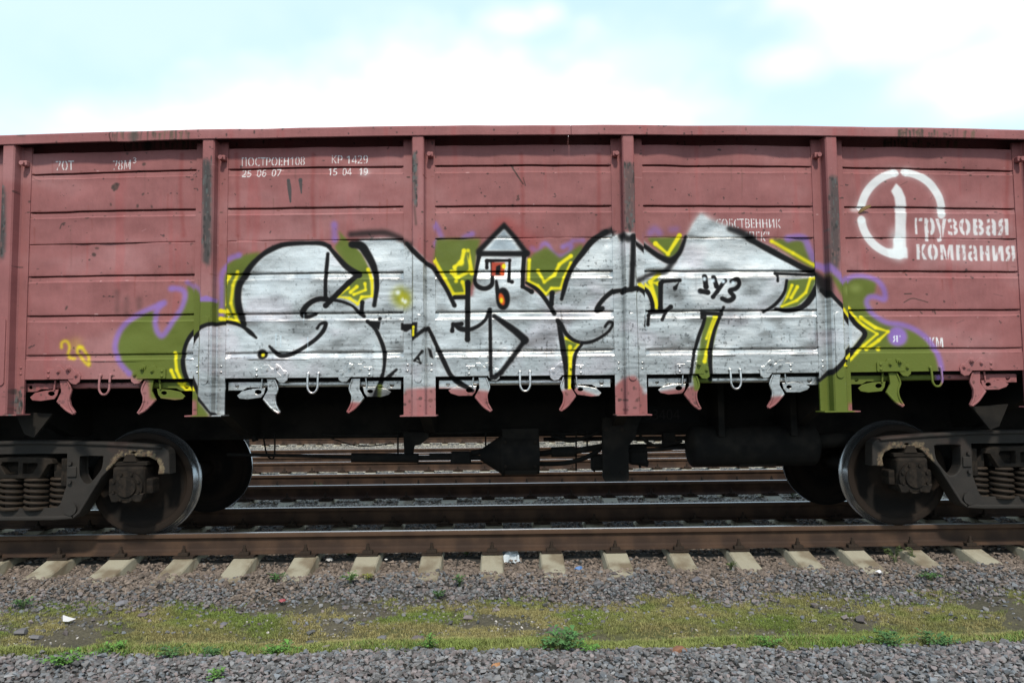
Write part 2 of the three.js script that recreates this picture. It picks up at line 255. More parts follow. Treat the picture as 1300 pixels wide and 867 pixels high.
function paintWagon(z, mode) {
  const c = canvas(CW, CH), x = c.getContext('2d'), mask = mode === 'mask';
  const S = ([px, py]) => { const [wx, wy] = onWall(px, py, z); return [(wx - PX0) * RES, (PY1 - wy) * RES]; };
  const at = (q, v) => [q[0] + v[0], q[1] + v[1]];
  const hue = (k) => (mask ? (k === 'silver' ? 'rgb(0,84,225)' : k === 'black' ? 'rgb(0,205,0)' : 'rgb(0,165,0)') : COL[k] ?? k);
  const spline = (pts, closed) => { const v = pts.map((p) => { const [a, b] = S(p); return V3(a, b, p[2] ?? 0); }); return v.length > 2 || closed ? new THREE.CatmullRomCurve3(v, closed, 'centripetal').getPoints(v.length * 10) : v; };
  const begin = (k, soft, alpha, pts, pad = 0) => { x.save(); if (soft > 0.45 && pts) { const xs = pts.map((q) => q[0] ?? q.x), ys = pts.map((q) => q[1] ?? q.y), m = (pad + soft * 3) / U + 4, a = Math.floor(Math.min(...xs) - m), b = Math.floor(Math.min(...ys) - m); x.beginPath(); x.rect(a, b, Math.ceil(Math.max(...xs) + m) - a, Math.ceil(Math.max(...ys) + m) - b); x.clip(); } if (soft <= 0.45) soft = 0; x.globalAlpha = alpha; x.fillStyle = hue(k); x.filter = soft > 0 ? 'blur(' + (soft / U).toFixed(2) + 'px)' : 'none'; x.beginPath(); };
  // a spray stroke: points [x, y] or [x, y, width]
  function stroke(pts, k, w = 5, soft = 0.6, alpha = 1, straight = false) {
    const p = pts.map((q) => [q[0], q[1], q[2] ?? w]), line = straight ? p.map((q) => { const [a, b] = S(q); return V3(a, b, q[2]); }) : spline(p);
    begin(k, soft, alpha, line, 16);
    const L = [], R = [];
    line.forEach((q, i) => { const a = line[Math.max(0, i - 1)], b = line[Math.min(line.length - 1, i + 1)], dx = b.x - a.x, dy = b.y - a.y, n = Math.hypot(dx, dy) || 1, h = q.z / 2 / U; L.push([q.x - dy / n * h, q.y + dx / n * h]); R.push([q.x + dy / n * h, q.y - dx / n * h]); });
    [...L, ...R.reverse()].forEach((q, i) => (i ? x.lineTo(...q) : x.moveTo(...q))); x.closePath(); x.fill();
    for (const q of [line[0], line.at(-1)]) { x.beginPath(); x.arc(q.x, q.y, q.z / 2 / U, 0, 7); x.fill(); }
    if (straight) for (const q of line) { x.beginPath(); x.arc(q.x, q.y, q.z / 2 / U, 0, 7); x.fill(); }
    x.restore();
  }
  const trace = (pts, curved) => (curved ? spline(pts, true).map((q) => [q.x, q.y]) : pts.map(S)).forEach((q, i) => (i ? x.lineTo(...q) : x.moveTo(...q)));
  function area(pts, k, soft = 1, alpha = 1, curved = false) { begin(k, soft, alpha, pts.map(S), 4); trace(pts, curved); x.closePath(); x.fill(); x.restore(); }
  function spot(px, py, rx, ry, k, soft = 0.6, alpha = 1, turn = 0) { const [a, b] = S([px, py]); begin(k, soft, alpha, [[a, b]], Math.max(rx, ry)); x.beginPath(); x.ellipse(a, b, rx / U, ry / U, turn, 0, 7); x.fill(); x.restore(); }
  const line = (pts, k, w, soft, alpha) => stroke(pts, k, w, soft, alpha, true);
  function lettering(str, px0, px1, pyTop, pyBase, tilt = 0, { font = 'bold 100px sans-serif', capH = 0.714, k = 'white', alpha = 0.85, stencil = 0, wear = 0.3, soft = 0 } = {}) {
    const t = canvas(1200, 200), q = t.getContext('2d'); q.font = font; q.fillStyle = hue(k); const w = q.measureText(str).width; q.fillText(str, 20, 130);
    q.globalCompositeOperation = 'destination-out';
    if (stencil) { let off = 20; for (const ch of str) { const cw = q.measureText(ch).width; if (!'1/"Т '.includes(ch)) q.fillRect(off + cw / 2 - stencil / 2, 30, stencil, 140); off += cw; } }
    for (let i = 0; i < w * wear * 0.35; i++) { q.globalAlpha = rr(0.2, 0.8); q.fillRect(20 + rr(0, w), rr(35, 165), rr(2, 9), rr(2, 14)); }
    const a = S([px0, pyBase]), b = S([px1, pyBase + tilt]), h = S([px0, pyTop]);
    x.save(); x.globalAlpha = alpha; if (soft) x.filter = 'blur(' + soft + 'px)';
    x.setTransform((b[0] - a[0]) / w, (b[1] - a[1]) / w, 0, (a[1] - h[1]) / (100 * capH), a[0], a[1]); x.drawImage(t, -20, -130); x.restore();
  }
  if (mask) { x.fillStyle = 'rgb(0,165,0)'; x.fillRect(0, 0, CW, CH); } else x.drawImage(redTone, 0, 0);

  // ---- wear on the bare paint
  if (!mask) {
    const scr = (pts, w, k = 'dark', a = 0.75) => stroke(pts, k, w, 0.3, a);
    for (const [a, b] of [[143, 238], [148, 234], [145, 241], [183, 209], [141, 260], [175, 262], [182, 247], [80, 285], [122, 315], [118, 323], [161, 195], [193, 263], [27, 252], [101, 446], [84, 391]]) spot(a, b, rr(1, 2.4), rr(1, 3), 'dark', 0.5, 0.75, rr(0, 3));
    area([[141, 236], [146, 232], [152, 233], [149, 241], [144, 243]], 'dark', 0.6, 0.7);
    scr([[75, 290], [78, 284], [82, 283]], 1.4); scr([[366, 229, 4], [367.5, 240, 5], [369, 257, 2]], 4, 'steel', 0.85); scr([[381.5, 229, 5], [383, 246, 1.5]], 4, 'steel', 0.85);
    for (const [a, b, h] of [[148, 370, 26], [160, 378, 22], [176, 379, 12]]) stroke([[a, b], [a, b + h]], 'dark', 6, 2.4, 0.3);
    scr([[649, 210], [656, 222], [664, 234]], 1.8, 'dark', 0.9); scr([[664, 226], [667, 236]], 1.2); scr([[640, 209], [652, 212]], 1);
    scr([[1148, 384], [1158, 379], [1168, 381], [1178, 384]], 1.2); scr([[1170, 396], [1172, 398]], 1.5); scr([[1187, 393], [1189, 398]], 1.6); scr([[1149, 373], [1157, 373]], 1.6);
    for (const [a, b] of [[1195, 201], [1200, 207], [1224, 213], [1255, 224], [1161, 253], [1160, 330], [1124, 231], [872, 266], [828, 238], [757, 273], [536, 269]]) spot(a, b, 1.6, 1.2, 'dark', 0.4, 0.7);
   
    for (const px of [231, 398, 760, 662, 1280, 300]) stroke([[px, 196], [px + rr(-2, 2), 250], [px + rr(-2, 2), 300]], '#7d3330', 4, 1.6, 0.4);
    for (let i = 0; i < 120; i++) { const a = rr(20, 1290), b = rr(200, 440); spot(a, b, rr(0.4, 1), rr(0.4, 1.5), 'dark', 0.2, rr(0.3, 0.7)); }
    for (let i = 0; i < 60; i++) { const a = rr(20, 1290), b = rr(462, 480); spot(a, b, rr(0.6, 2.4), rr(0.5, 1.4), 'dark', 0.3, rr(0.3, 0.6)); }
    for (let i = 0; i < 26; i++) { const a = rr(30, 1290), b = rr(200, 440); stroke([[a, b], [a + rr(-14, 14), b + rr(-5, 5)]], rnd() < 0.5 ? 'dark' : '#c79a9c', 0.8, 0.3, 0.4); }
    for (const r of rowsPx.slice(1, 12)) for (let i = 0; i < 34; i++) { const px = rr(18, 1288), q = px < 690 ? lerp(r[0], r[1], clamp((px - 135) / 555)) : lerp(r[1], r[2], clamp((px - 690) / 490)); spot(px, q + rr(-2, 2), rr(0.5, 2.6), rr(0.4, 1), pick(['dark', 'dark', '#6b3b33', '#c39c9a']), 0.2, rr(0.35, 0.8)); }
    for (let i = 0; i < 70; i++) { const px = rr(18, 1288), py = rr(196, 380); stroke([[px, py, 1.6], [px + rr(-1, 1), py + rr(8, 40), 0.7]], pick(['#7a3a33', '#8a5048', '#6a4a44']), 1.5, 0.6, rr(0.2, 0.5)); }
    for (let i = 0; i < 900; i++) spot(rr(0, 1300), rr(484, 532), rr(0.5, 3), rr(0.5, 2.4), pick(['dark', '#4a3230', '#5d3d38', '#3a302d']), 0.3, rr(0.2, 0.55));   // oily grime on hooks and post feet
    // tar runs and dents along the top rail
    for (const [a, b] of [[138, 240], [1140, 1240]]) for (let i = 0; i < 42; i++) { const px = rr(a, b), y0 = 164 + (px < 600 ? (240 - px) * 0.02 : 0) + rr(0, 6); stroke([[px, y0, rr(1, 3.4)], [px + rr(-2, 2), y0 + rr(5, 17), 0.8]], rnd() < 0.7 ? '#4c433a' : '#6a5a48', 2, 0.5, rr(0.35, 0.8)); }
    stroke([[141, 180], [139, 170], [146, 165], [153, 167]], '#3d1f1c', 1.2, 0.3, 0.8); spot(170, 174, 7, 7, '#4d4a44', 2, 0.6); spot(27, 172, 6, 1.6, 'dark', 1, 0.6); spot(702, 166, 3, 5, '#7d2f2c', 1, 0.5);
    for (let i = 0; i < 40; i++) { const a = rr(10, 1290); spot(a, rr(163, 182), rr(0.5, 1.4), rr(0.5, 2.4), 'dark', 0.3, rr(0.3, 0.8)); }
    // bare steel rubbed on the post faces
    const rub = (x0, x1, y0, y1, a = 0.9) => { area([[x0, y0 + 6], [x0 + 2, y0], [x1 - 2, y0 + 3], [x1, y0 + 12], [x1, y1 - 20], [x1 - 3, y1], [x0 + 1, y1 - 6]], 'steel', 2, a); for (let i = 0; i < 60; i++) spot(rr(x0, x1), rr(y0, y1), rr(0.5, 1.6), rr(1, 5), pick(['#5c5956', '#2f2e2d', '#7a5a55', '#58615f']), 0.4, 0.6); };
    if (z === ZH) { rub(256, 268, 201, 338); rub(524, 529, 192, 262); stroke([[526, 262], [528, 285]], 'dark', 2, 1, 0.7); rub(792.5, 806.5, 205, 296, 0.6); rub(1053, 1067, 222, 346, 0.75); rub(-4, 6, 235, 330); rub(9, 17, 496, 530, 0.5); }
    // ---- stencilled markings
    const st = { stencil: 9, capH: 0.714 };
    lettering('70Т', 69.5, 93.5, 205, 216.5, -0.6, { ...st, font: '100px sans-serif', k: 'white' }); lettering('78М', 141.5, 167, 204, 216, -0.6, { ...st, font: '100px sans-serif' }); lettering('3', 168.5, 173.5, 200.5, 207.5, 0, { font: '100px sans-serif' });
    lettering('ПОСТРОЕН108', 305.5, 387.5, 200.5, 211, -1.2, { ...st, font: '100px sans-serif' }); lettering('КР 1429', 420, 467.5, 197.5, 208, -0.5, { font: '100px sans-serif', stencil: 6 });
    lettering('25  06  07', 306, 357, 215.5, 225, -0.8, { font: '100px sans-serif', wear: 0.1 }); lettering('15  04   19', 416, 467, 213.5, 223, -0.4, { font: '100px sans-serif', wear: 0.1 });
    spot(463, 219, 7, 5, 'white', 2.4, 0.35); spot(312, 221, 6, 3, 'white', 1.8, 0.3);
    lettering('СОБСТВЕННИК', 909, 991.5, 278, 289.5, 0, { ...st, font: '100px sans-serif' }); lettering('"ПГК"', 945, 978, 294.5, 306, 0, { ...st, font: '100px sans-serif' });
    lettering('ЗКМ', 1172, 1199, 428, 440, 0.6, { ...st, font: 'bold 100px sans-serif', k: 'white', alpha: 0.85 });
    // the owner's roundel and name
    const arc = (a0, a1, r = 51.5, w = 10, cx = 1145, cy = 271.5) => { const p = []; for (let i = 0; i <= 16; i++) { const a = (a0 + (a1 - a0) * i / 16) * Math.PI / 180; p.push([cx + r * Math.cos(a), cy + r * Math.sin(a) * 1.02]); } stroke(p, 'white', w + 5, 3.4, 0.25); stroke(p, 'white', w + 0.5, 0.6, 0.86); };
    arc(189, 260); arc(-86, 1); arc(172, 92, 51.5, 10);
    area([[1131, 243], [1137.5, 233], [1144, 240], [1149, 251], [1150.5, 264], [1151, 322], [1137, 322], [1136.5, 262], [1135, 251]], 'white', 0.8, 0.86); stroke([[1140, 296], [1142, 322]], 'white', 20, 4, 0.4); area([[1126, 316], [1152, 314], [1153, 328], [1130, 327]], 'white', 0.9, 0.86); line([[1141, 305], [1140, 320]], 'white', 12, 0.8, 0.9); spot(1086, 266, 6, 3, 'white', 2, 0.5);
    const nm = { font: 'bold 100px sans-serif', capH: 0.56, wear: 0.4, soft: 0.6, stencil: 7, alpha: 0.8 };
    lettering('грузовая', 1160.5, 1283, 276.5, 297.5, 1.4, nm); lettering('компания', 1162.5, 1292.5, 309.5, 329.5, 2.2, nm);
    for (const [a, b] of [[1190, 290], [1240, 292], [1270, 288], [1180, 322], [1220, 324], [1262, 322]]) spot(a, b, 16, 9, 'white', 4, 0.16);
  }

  // ---- graffiti: purple halo and olive field
  const P = (pts, w = 6, a = 0.9, s = 1.6) => stroke(pts, 'purple', w, s, a);
  P([[551.5, 284], [557, 293], [565, 312], [575, 321], [584, 317], [588, 303], [600, 297]], 7, 0.7); P([[552, 305], [556, 316], [562, 325]], 6, 0.8);
  P([[675, 315], [683, 320], [689, 310], [694, 310], [702, 322], [711, 326], [724, 319], [724, 310], [714, 314]], 6, 0.8); P([[726, 306], [741, 305]], 5, 0.6); P([[424, 284], [424.5, 305]], 8, 0.7, 2);
  P([[825, 297], [831, 290], [838, 297]], 8, 0.6, 2.5); P([[851, 292], [860, 291]], 6, 0.5, 2.5);
  spot(640, 287, 16, 11, 'glow', 5, 0.6); spot(676, 312, 10, 16, 'glow', 5, 0.4); spot(660, 300, 14, 14, 'glow', 5, 0.4);
  const O = (pts, s = 2, a = 0.95) => area(pts, 'olive', s, a);
  O([[164, 474], [150, 456], [147, 440], [151, 423], [160, 411], [174, 401], [189, 394], [197, 396], [196, 412], [201, 424], [206, 427], [213, 418], [221, 405], [230, 391], [235, 376], [237, 361], [247, 367], [251, 379], [272, 381], [277, 352], [285, 337], [300, 326], [318, 322], [331, 320], [316, 345], [306, 380], [304, 412], [262, 412], [240, 432], [236, 470], [246, 500], [268, 530], [244, 530], [243, 508], [190, 506], [188, 482], [176, 482]]);
  O([[429, 292], [436, 300], [445, 309], [456, 318], [466, 335], [473, 356], [473, 378], [455, 387], [428, 378], [452, 350], [437, 334], [424, 314], [432, 303]], 1.4);
  O([[554, 303], [610, 303], [606, 322], [601, 356], [591, 374], [575, 376], [549, 328]]);
  O([[669, 330], [678, 322], [694, 314], [711, 328], [739, 310], [741, 318], [724, 340], [713, 368], [694, 377], [668, 360]]);
  O([[822, 303], [866, 301], [861, 322], [848, 328]]); O([[977, 304], [1022, 302], [1039, 336], [1038, 344], [1010, 328]]);
  O([[1052, 344], [1073, 356], [1083, 351], [1100, 351], [1113, 358], [1111, 372], [1103, 378], [1105, 393], [1114, 403], [1126, 410], [1144, 413], [1163, 421], [1178, 433], [1188, 450], [1193, 472], [1193, 512], [1085, 512], [1083, 530], [1043, 530], [1043, 482], [1096, 423]]);
  spot(1087, 366, 8, 5, '#98a45e', 3, 0.6);
  P([[165, 475, 7], [152, 460], [146, 441], [150, 423], [160, 410], [174, 400], [190, 392], [203, 386]], 7); P([[208, 384], [200, 392], [196, 404], [199, 421], [205, 427], [213, 418], [221, 405], [230, 391], [234, 377], [232, 369], [222, 366], [216, 366.5]], 7); P([[236, 358], [246, 365], [252, 376]], 5, 0.7);
  area([[252, 378], [261, 375], [270, 378], [270, 383], [252, 383]], 'purple', 0.8, 0.95); P([[275, 400], [275.5, 365], [276, 345], [283, 335], [292, 328], [304, 324]], 7, 0.85);
  P([[1000, 303], [1015, 301], [1023, 304], [1029, 318], [1036, 331], [1053, 338], [1072, 356]], 9, 0.85); P([[1073, 357], [1083, 351], [1100, 351], [1115, 357], [1123, 369], [1124, 380], [1113, 377], [1104, 377], [1101, 384], [1106, 395], [1114, 403], [1127, 410], [1144, 412], [1161, 418], [1175, 428], [1187, 443], [1194, 460], [1197, 484]], 7);
  spot(1140, 427, 13, 13, 'purple', 2); if (!mask) lettering("Я'", 1134, 1145, 426, 434, 0, { stencil: 9 });

  // ---- silver fill
  {
    const body = [[244, 500], [236, 476], [233, 455], [238, 431], [248, 420], [265, 412], [285, 410], [303, 412], [302, 380], [304, 358], [312, 344], [328, 326], [350, 313], [378, 307], [400, 307], [416, 311], [432, 330], [452, 348], [470, 345], [462, 326], [452, 314], [456, 304], [500, 302], [520, 310], [545, 334], [562, 360], [577, 377], [600, 376], [604, 352], [606, 322], [640, 286], [669, 320], [665, 362], [692, 377], [713, 369], [722, 345], [738, 320], [760, 301], [780, 293], [806, 296], [828, 316], [848, 330], [864, 316], [872, 300], [880, 284], [890, 271], [902, 280], [930, 289], [975, 312], [1040, 347], [1060, 377], [1098, 423], [1062, 468], [1046, 484], [1040, 500], [960, 505], [925, 494], [905, 486], [820, 500], [818, 492], [806, 477], [796, 478], [783, 490], [760, 503], [725, 490], [715, 496], [640, 500], [600, 494], [552, 492], [514, 494], [510, 500], [480, 512], [440, 510], [360, 526], [300, 515], [283, 532], [268, 530]];
    const layer = canvas(CW, CH), lx = layer.getContext('2d');
    if (mask) { lx.fillStyle = hue('silver'); lx.fillRect(0, 0, CW, CH); } else lx.drawImage(silverTone, 0, 0);
    const cut = canvas(CW, CH), q = cut.getContext('2d'); q.filter = 'blur(' + (1.6 / U).toFixed(2) + 'px)'; q.beginPath(); body.map(S).forEach((p, i) => (i ? q.lineTo(...p) : q.moveTo(...p))); q.closePath(); q.fill();
    q.beginPath(); [[868, 310], [880, 284], [890, 269], [903, 278], [932, 290], [900, 320]].map(S).forEach((p, i) => (i ? q.lineTo(...p) : q.moveTo(...p))); q.filter = 'blur(' + (4 / U).toFixed(2) + 'px)'; q.fill();
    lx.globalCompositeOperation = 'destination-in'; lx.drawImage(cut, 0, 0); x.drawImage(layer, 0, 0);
  }
  O([[577, 345], [588, 330], [600, 325], [600, 352], [591, 372], [576, 374], [552, 330]], 1.2); O([[670, 330], [700, 330], [724, 336], [713, 366], [694, 375], [669, 358]], 1.2);
  O([[430, 312], [445, 312], [458, 322], [468, 342], [472, 376], [457, 384], [440, 376], [428, 377], [448, 355], [454, 344], [440, 330]], 1.2);
  O([[717, 427], [727, 433], [736, 436], [727, 447], [727, 477], [719, 477]], 1); O([[834, 352], [820, 358], [829, 369], [836, 392], [839, 360]], 1); O([[896, 402], [915, 402], [905, 440], [902, 480], [880, 482], [886, 450]], 0.8); O([[1000, 356], [1038, 352], [1030, 374], [1012, 389], [990, 392], [998, 375]], 0.8); O([[823, 303], [866, 302], [861, 322], [848, 328]], 1.5); O([[880, 476], [905, 476], [906, 492], [882, 496]], 1);
  // soft white lights in the silver
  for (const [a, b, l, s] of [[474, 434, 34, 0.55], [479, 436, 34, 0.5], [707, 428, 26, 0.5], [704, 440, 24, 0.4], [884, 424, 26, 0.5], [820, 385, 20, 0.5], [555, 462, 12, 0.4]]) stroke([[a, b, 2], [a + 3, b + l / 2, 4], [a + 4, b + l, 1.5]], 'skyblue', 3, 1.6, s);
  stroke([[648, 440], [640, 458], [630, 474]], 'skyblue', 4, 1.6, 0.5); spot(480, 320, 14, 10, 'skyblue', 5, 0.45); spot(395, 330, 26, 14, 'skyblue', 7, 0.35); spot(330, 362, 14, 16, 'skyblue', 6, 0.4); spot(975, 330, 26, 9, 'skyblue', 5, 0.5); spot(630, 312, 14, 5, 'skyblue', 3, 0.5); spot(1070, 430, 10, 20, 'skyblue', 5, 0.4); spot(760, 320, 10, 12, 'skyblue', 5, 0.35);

  // ---- yellow strokes
  const Y = (pts, w = 4, a = 0.95, s = 0.7) => line(pts, 'yellow', w, s, a);
  Y([[290, 350], [284, 365], [282.5, 385], [287, 397]], 4); Y([[301, 345], [295, 362], [293, 385], [299, 406]], 4, 0.8); Y([[274, 393], [288, 395], [289, 398]], 5); Y([[274, 403], [292, 406], [303, 410]], 5);
  Y([[222, 448], [224, 470], [231, 486]], 4); Y([[217, 470], [224, 486], [234, 496], [241, 492]], 4); Y([[228, 488], [240, 494]], 4, 0.9);
  Y([[467, 342], [472, 356], [472.5, 376], [459, 377], [454, 386], [444, 379], [429, 376.5], [442, 365]], 4); Y([[445, 371], [453, 364]], 4); Y([[449, 374], [464, 368], [463, 360]], 3.5);
  Y([[551, 329], [565, 354], [575.5, 373], [591, 372], [587, 358]], 4.5, 0.9); Y([[573, 345], [579, 357], [577, 339], [586, 332], [589, 318]], 5); Y([[581, 352], [597, 344], [594, 318], [599, 347]], 5, 0.9); spot(585, 334, 4, 4, 'yellow', 1);
  Y([[672, 330], [671, 357], [683, 363], [693, 373], [700, 366], [712, 366], [716, 353], [725, 334]], 4); Y([[683, 344], [691, 358], [704, 349], [710, 336], [725, 325]], 4.5);
  Y([[832, 309.5], [848, 322.5], [863, 299]], 5.5); Y([[837, 347], [826, 357.5], [836, 360]], 5); Y([[815, 359], [827, 367], [834, 390]], 4.5, 0.9); Y([[826, 358], [835, 389]], 5); Y([[719, 429], [735, 436], [725, 450], [723, 477]], 4); Y([[724, 440], [723, 492]], 4.5, 0.9);
  Y([[911, 402], [903.5, 422], [894.5, 459]], 4.5); Y([[907, 402], [897, 430]], 3, 0.85); Y([[980, 306], [1008, 321], [1036, 337]], 4, 0.9, 1); Y([[1037, 353], [1030, 353.5], [1024, 371], [1012, 381.5], [993, 389], [1000, 377], [1006, 362]], 3.6); Y([[1013, 364], [1005, 378]], 4);
  Y([[1078, 391], [1086, 402], [1097, 413], [1114, 424], [1097, 439], [1081, 455], [1073, 463]], 4); Y([[1094, 403], [1112, 416], [1128, 421], [1116, 432], [1101, 443]], 4.4); spot(1116, 443, 3, 3, 'yellow', 0.8);
  stroke([[77.5, 441.5], [78, 435], [84, 433], [88, 440], [86, 453], [94, 455.5]], 'yellow', 3, 1.3, 0.8); stroke([[105, 441], [100, 440], [98, 447], [105, 457], [113, 464], [112, 455], [105, 443], [101, 441]], 'yellow', 3, 1.3, 0.8); spot(96, 436, 8, 6, 'yellow', 4, 0.25);
  spot(509, 377, 11, 13, '#7c8222', 4, 0.85); spot(511, 378, 6, 8, '#a8a41c', 2, 0.8); spot(505, 371.5, 3, 3, 'white', 1.4); spot(512, 381, 3, 3.2, 'white', 1.4);

  // ---- black outlines
  const B = (pts, w = 6, s = 0.8, a = 1) => stroke(pts.map((p) => (p[2] ? [p[0], p[1], p[2] * rr(0.8, 1.0)] : p)), 'black', w * 0.92, s * 0.65, a), K = (pts, w = 6, s = 0.5) => line(pts, 'black', w, s, 1);
  B([[268, 527, 3], [255, 511, 4], [246, 500, 5], [240, 487, 6], [234, 473, 6], [232, 458, 6], [234, 443, 6], [240, 429, 6], [248, 420, 6], [258, 414, 6], [281, 408.5, 5], [296, 410, 5], [308, 415, 5], [317, 422, 6], [325, 429, 3]]);
  B([[309, 412, 7], [304, 395, 9], [301.5, 377, 10], [303, 362, 10], [310, 350, 9], [319, 337, 8], [331, 325, 7], [343, 317, 7], [358, 311, 7], [374, 309, 6], [392, 308.5, 6], [408, 309, 7], [418, 313, 6]], 8, 1.2);
  B([[417, 313, 5], [428, 326, 7], [440, 339, 9], [455, 349, 9]], 7, 1); B([[416, 322, 4], [415, 335, 5], [413.5, 352, 5], [413, 380, 5]], 5, 0.8); K([[455, 348], [442, 359.5], [430, 371.5], [419, 382], [413, 388]], 6.5);
  B([[415, 380, 8], [405, 379.5, 8], [395, 383.5, 8], [387, 391, 8], [384, 399, 8], [390, 402, 6], [400, 398.5, 5]]);
  B([[402, 417, 4], [406, 411.5, 4], [413, 410, 5], [411, 418, 6], [402, 429, 6], [390, 438, 6], [378, 445.5, 6], [366, 450.5, 6], [356, 451.5, 6], [348, 446, 5], [342, 439.5, 3]]); spot(333, 450, 6.5, 6.5, 'black', 0.7); spot(333.5, 450.5, 2.4, 2.6, 'yellow', 0.6);
  stroke([[444, 298, 6], [456, 297, 7], [472, 296, 7], [490, 296, 7], [502, 300, 6], [520, 309, 6]], 'black', 7, 2.2, 0.8); B([[446, 310, 9], [458, 312, 12], [466, 323, 11], [473, 336, 9], [477, 350, 8], [478, 364, 7], [476.5, 378, 6], [475, 388, 6]], 8, 1.1);
  B([[514, 306, 5], [526, 320, 6], [538, 331, 6], [548, 337, 6], [556, 350, 6], [566, 366, 5], [577, 388, 6]], 6, 0.9); B([[419, 380, 4], [437, 384, 4], [448, 389, 4], [456, 397, 5], [462, 401.5, 5]], 4, 0.7); K([[460, 384], [459, 396]], 5);
  B([[466, 408, 5], [475, 416, 5], [482, 429, 6], [487.5, 445, 6], [488, 462, 5], [486, 474, 5], [482, 486, 6], [478, 494, 6], [476, 505, 9]]); area([[467, 407.5], [483, 408], [481, 419], [475, 414]], 'black', 0.5); spot(482, 404.5, 2.5, 2.5, 'black', 0.5); B([[503.5, 469, 3], [496, 476, 5], [490, 481, 5]], 4);
  area([[509, 410], [530, 409], [529, 423], [541, 413], [544, 417], [523, 433], [520, 416], [514, 420], [509, 419]], 'black', 0.6); line([[524.5, 415], [524, 425]], 'yellow', 3.4, 0.5, 1); B([[542, 415, 5], [550, 431, 6], [563, 458, 6], [572, 476, 7], [580, 484, 8], [600, 496, 5]]); K([[536, 446], [526, 458], [534, 461], [531, 455]], 3.2, 0.5); area([[541, 440], [546, 443], [549, 455], [544, 452]], 'black', 0.6);
  // the little house letter
  area([[640, 282], [604, 318], [606, 326], [626, 304], [640, 291], [652, 304], [668, 326], [672, 321], [656, 300]], 'black', 1.2); K([[609, 322], [669, 322]], 7, 1); area([[640, 292], [656, 317], [619, 317]], mask ? 'silver' : '#b9bec0', 1.2);
  B([[608, 326, 6], [605, 342, 5], [603, 358, 5], [607, 364, 7], [616, 366.5, 7], [624, 362, 6], [625, 352, 5], [625, 333, 5]], 6); K([[618, 331], [647, 330.5], [646, 357], [650, 358]], 4.5); K([[618, 332], [618, 340]], 4); area([[624, 333], [641, 333], [640, 350], [624, 350]], 'red', 0.6); area([[630, 338], [635, 336], [636, 349], [629, 349]], 'black', 0.5); spot(639.5, 338, 2.6, 3.4, 'yellow', 0.6); spot(637, 346, 3, 3, 'orange', 0.8);
  K([[665.5, 325], [664, 345], [663.5, 364], [675, 370.5]], 5.5); B([[668, 359, 3], [681, 367, 5], [690, 377, 6], [699, 390, 6], [704, 398, 6]]); K([[701, 372], [700, 386]], 6); B([[630, 357, 4], [632, 372, 6], [634, 382, 5]], 5); spot(638.5, 379.5, 9, 14.5, 'black', 0.8); spot(637, 380, 3.6, 8, 'orange', 0.8, 1, -0.25); spot(636.5, 381.5, 2.2, 3.6, 'yellow', 0.8);
  K([[594, 359], [593.6, 392], [593.5, 431]], 6.5); K([[577, 377.5], [592, 377.5]], 5); K([[574, 420], [575, 411.5], [586, 411]], 5); B([[577, 413, 4], [584, 417, 7], [595, 418.5, 6], [606, 414.5, 5], [616, 406, 5], [622, 393, 5]]); K([[622, 396], [622.5, 430], [623, 470], [624, 480]], 4.4); B([[627, 401, 6], [640, 410, 9], [655, 421, 9], [667, 432, 10]], 8, 1.2); K([[665, 434], [649, 456], [636, 473], [628, 479]], 6, 0.9);
  stroke([[779, 292, 7], [765, 297, 8]], 'black', 7, 2, 0.9); B([[770, 294, 7], [752, 306, 8], [740, 321, 8], [728, 337, 7], [720, 354, 6], [716, 368, 6], [713, 380, 5]], 7, 1);
  B([[794, 366, 5], [780, 369, 7], [768, 378, 7], [760, 388, 7], [758, 394, 7], [765, 391.5, 6]]); B([[768, 415, 3.5], [773, 409, 4], [778, 410, 4], [774, 419, 4], [763, 428, 4.6], [750, 434, 5], [740, 435, 5], [729, 432, 5], [719, 423.5, 6], [712, 411, 6], [708, 407, 6]]); B([[709, 408, 6], [713, 430, 7], [717, 455, 7], [718.5, 478, 6], [719, 492, 5]]); B([[739, 437, 4], [732, 447, 5], [729, 458, 5], [728, 478, 5], [729, 492, 5]]);
  K([[804.5, 300], [803.5, 335], [802, 367]], 6.5, 1); K([[793, 369], [811, 365.5]], 6); stroke([[790, 296, 6], [797, 303, 8], [806, 301, 6]], 'black', 6, 1.6, 0.9); B([[807, 303, 5], [823, 316, 7], [839, 327, 9], [851, 331, 9], [862, 322, 7], [868, 309, 6], [871, 300, 4]], 7, 1.3); stroke([[856, 330, 7], [845, 344, 7], [830, 347, 6], [813, 354, 5]], 'black', 6, 1.6, 0.85);
  K([[841, 357.5], [863, 356], [857, 366]], 5); K([[839, 360], [838.8, 391]], 6); B([[812, 363, 5], [822, 370, 6], [828, 384, 6], [829, 394, 6]]); K([[826, 396], [845, 395], [852, 389.5]], 5.5); K([[846, 396], [841, 406]], 3.6); K([[824, 400], [823, 412]], 4);
  // the small numerals
  K([[895.5, 351], [897, 364]], 6.5); K([[889.5, 369.5], [899, 371]], 6.5); K([[907, 352], [910.5, 363.5]], 6); K([[921, 356], [911, 370], [905.5, 377]], 5); B([[929, 357, 5], [936, 354.5, 6], [939, 360, 6], [935, 366, 6], [927, 369, 6], [932, 377, 6], [925, 382, 7], [917, 379, 6]]); for (const [a, b] of [[895, 354], [906, 356], [919, 357], [931, 359]]) spot(a, b, 2.4, 2.6, 'skyblue', 0.9); stroke([[884, 348], [885, 368], [897, 380], [915, 386], [927, 386]], '#8a8f95', 2, 1.2, 0.7);
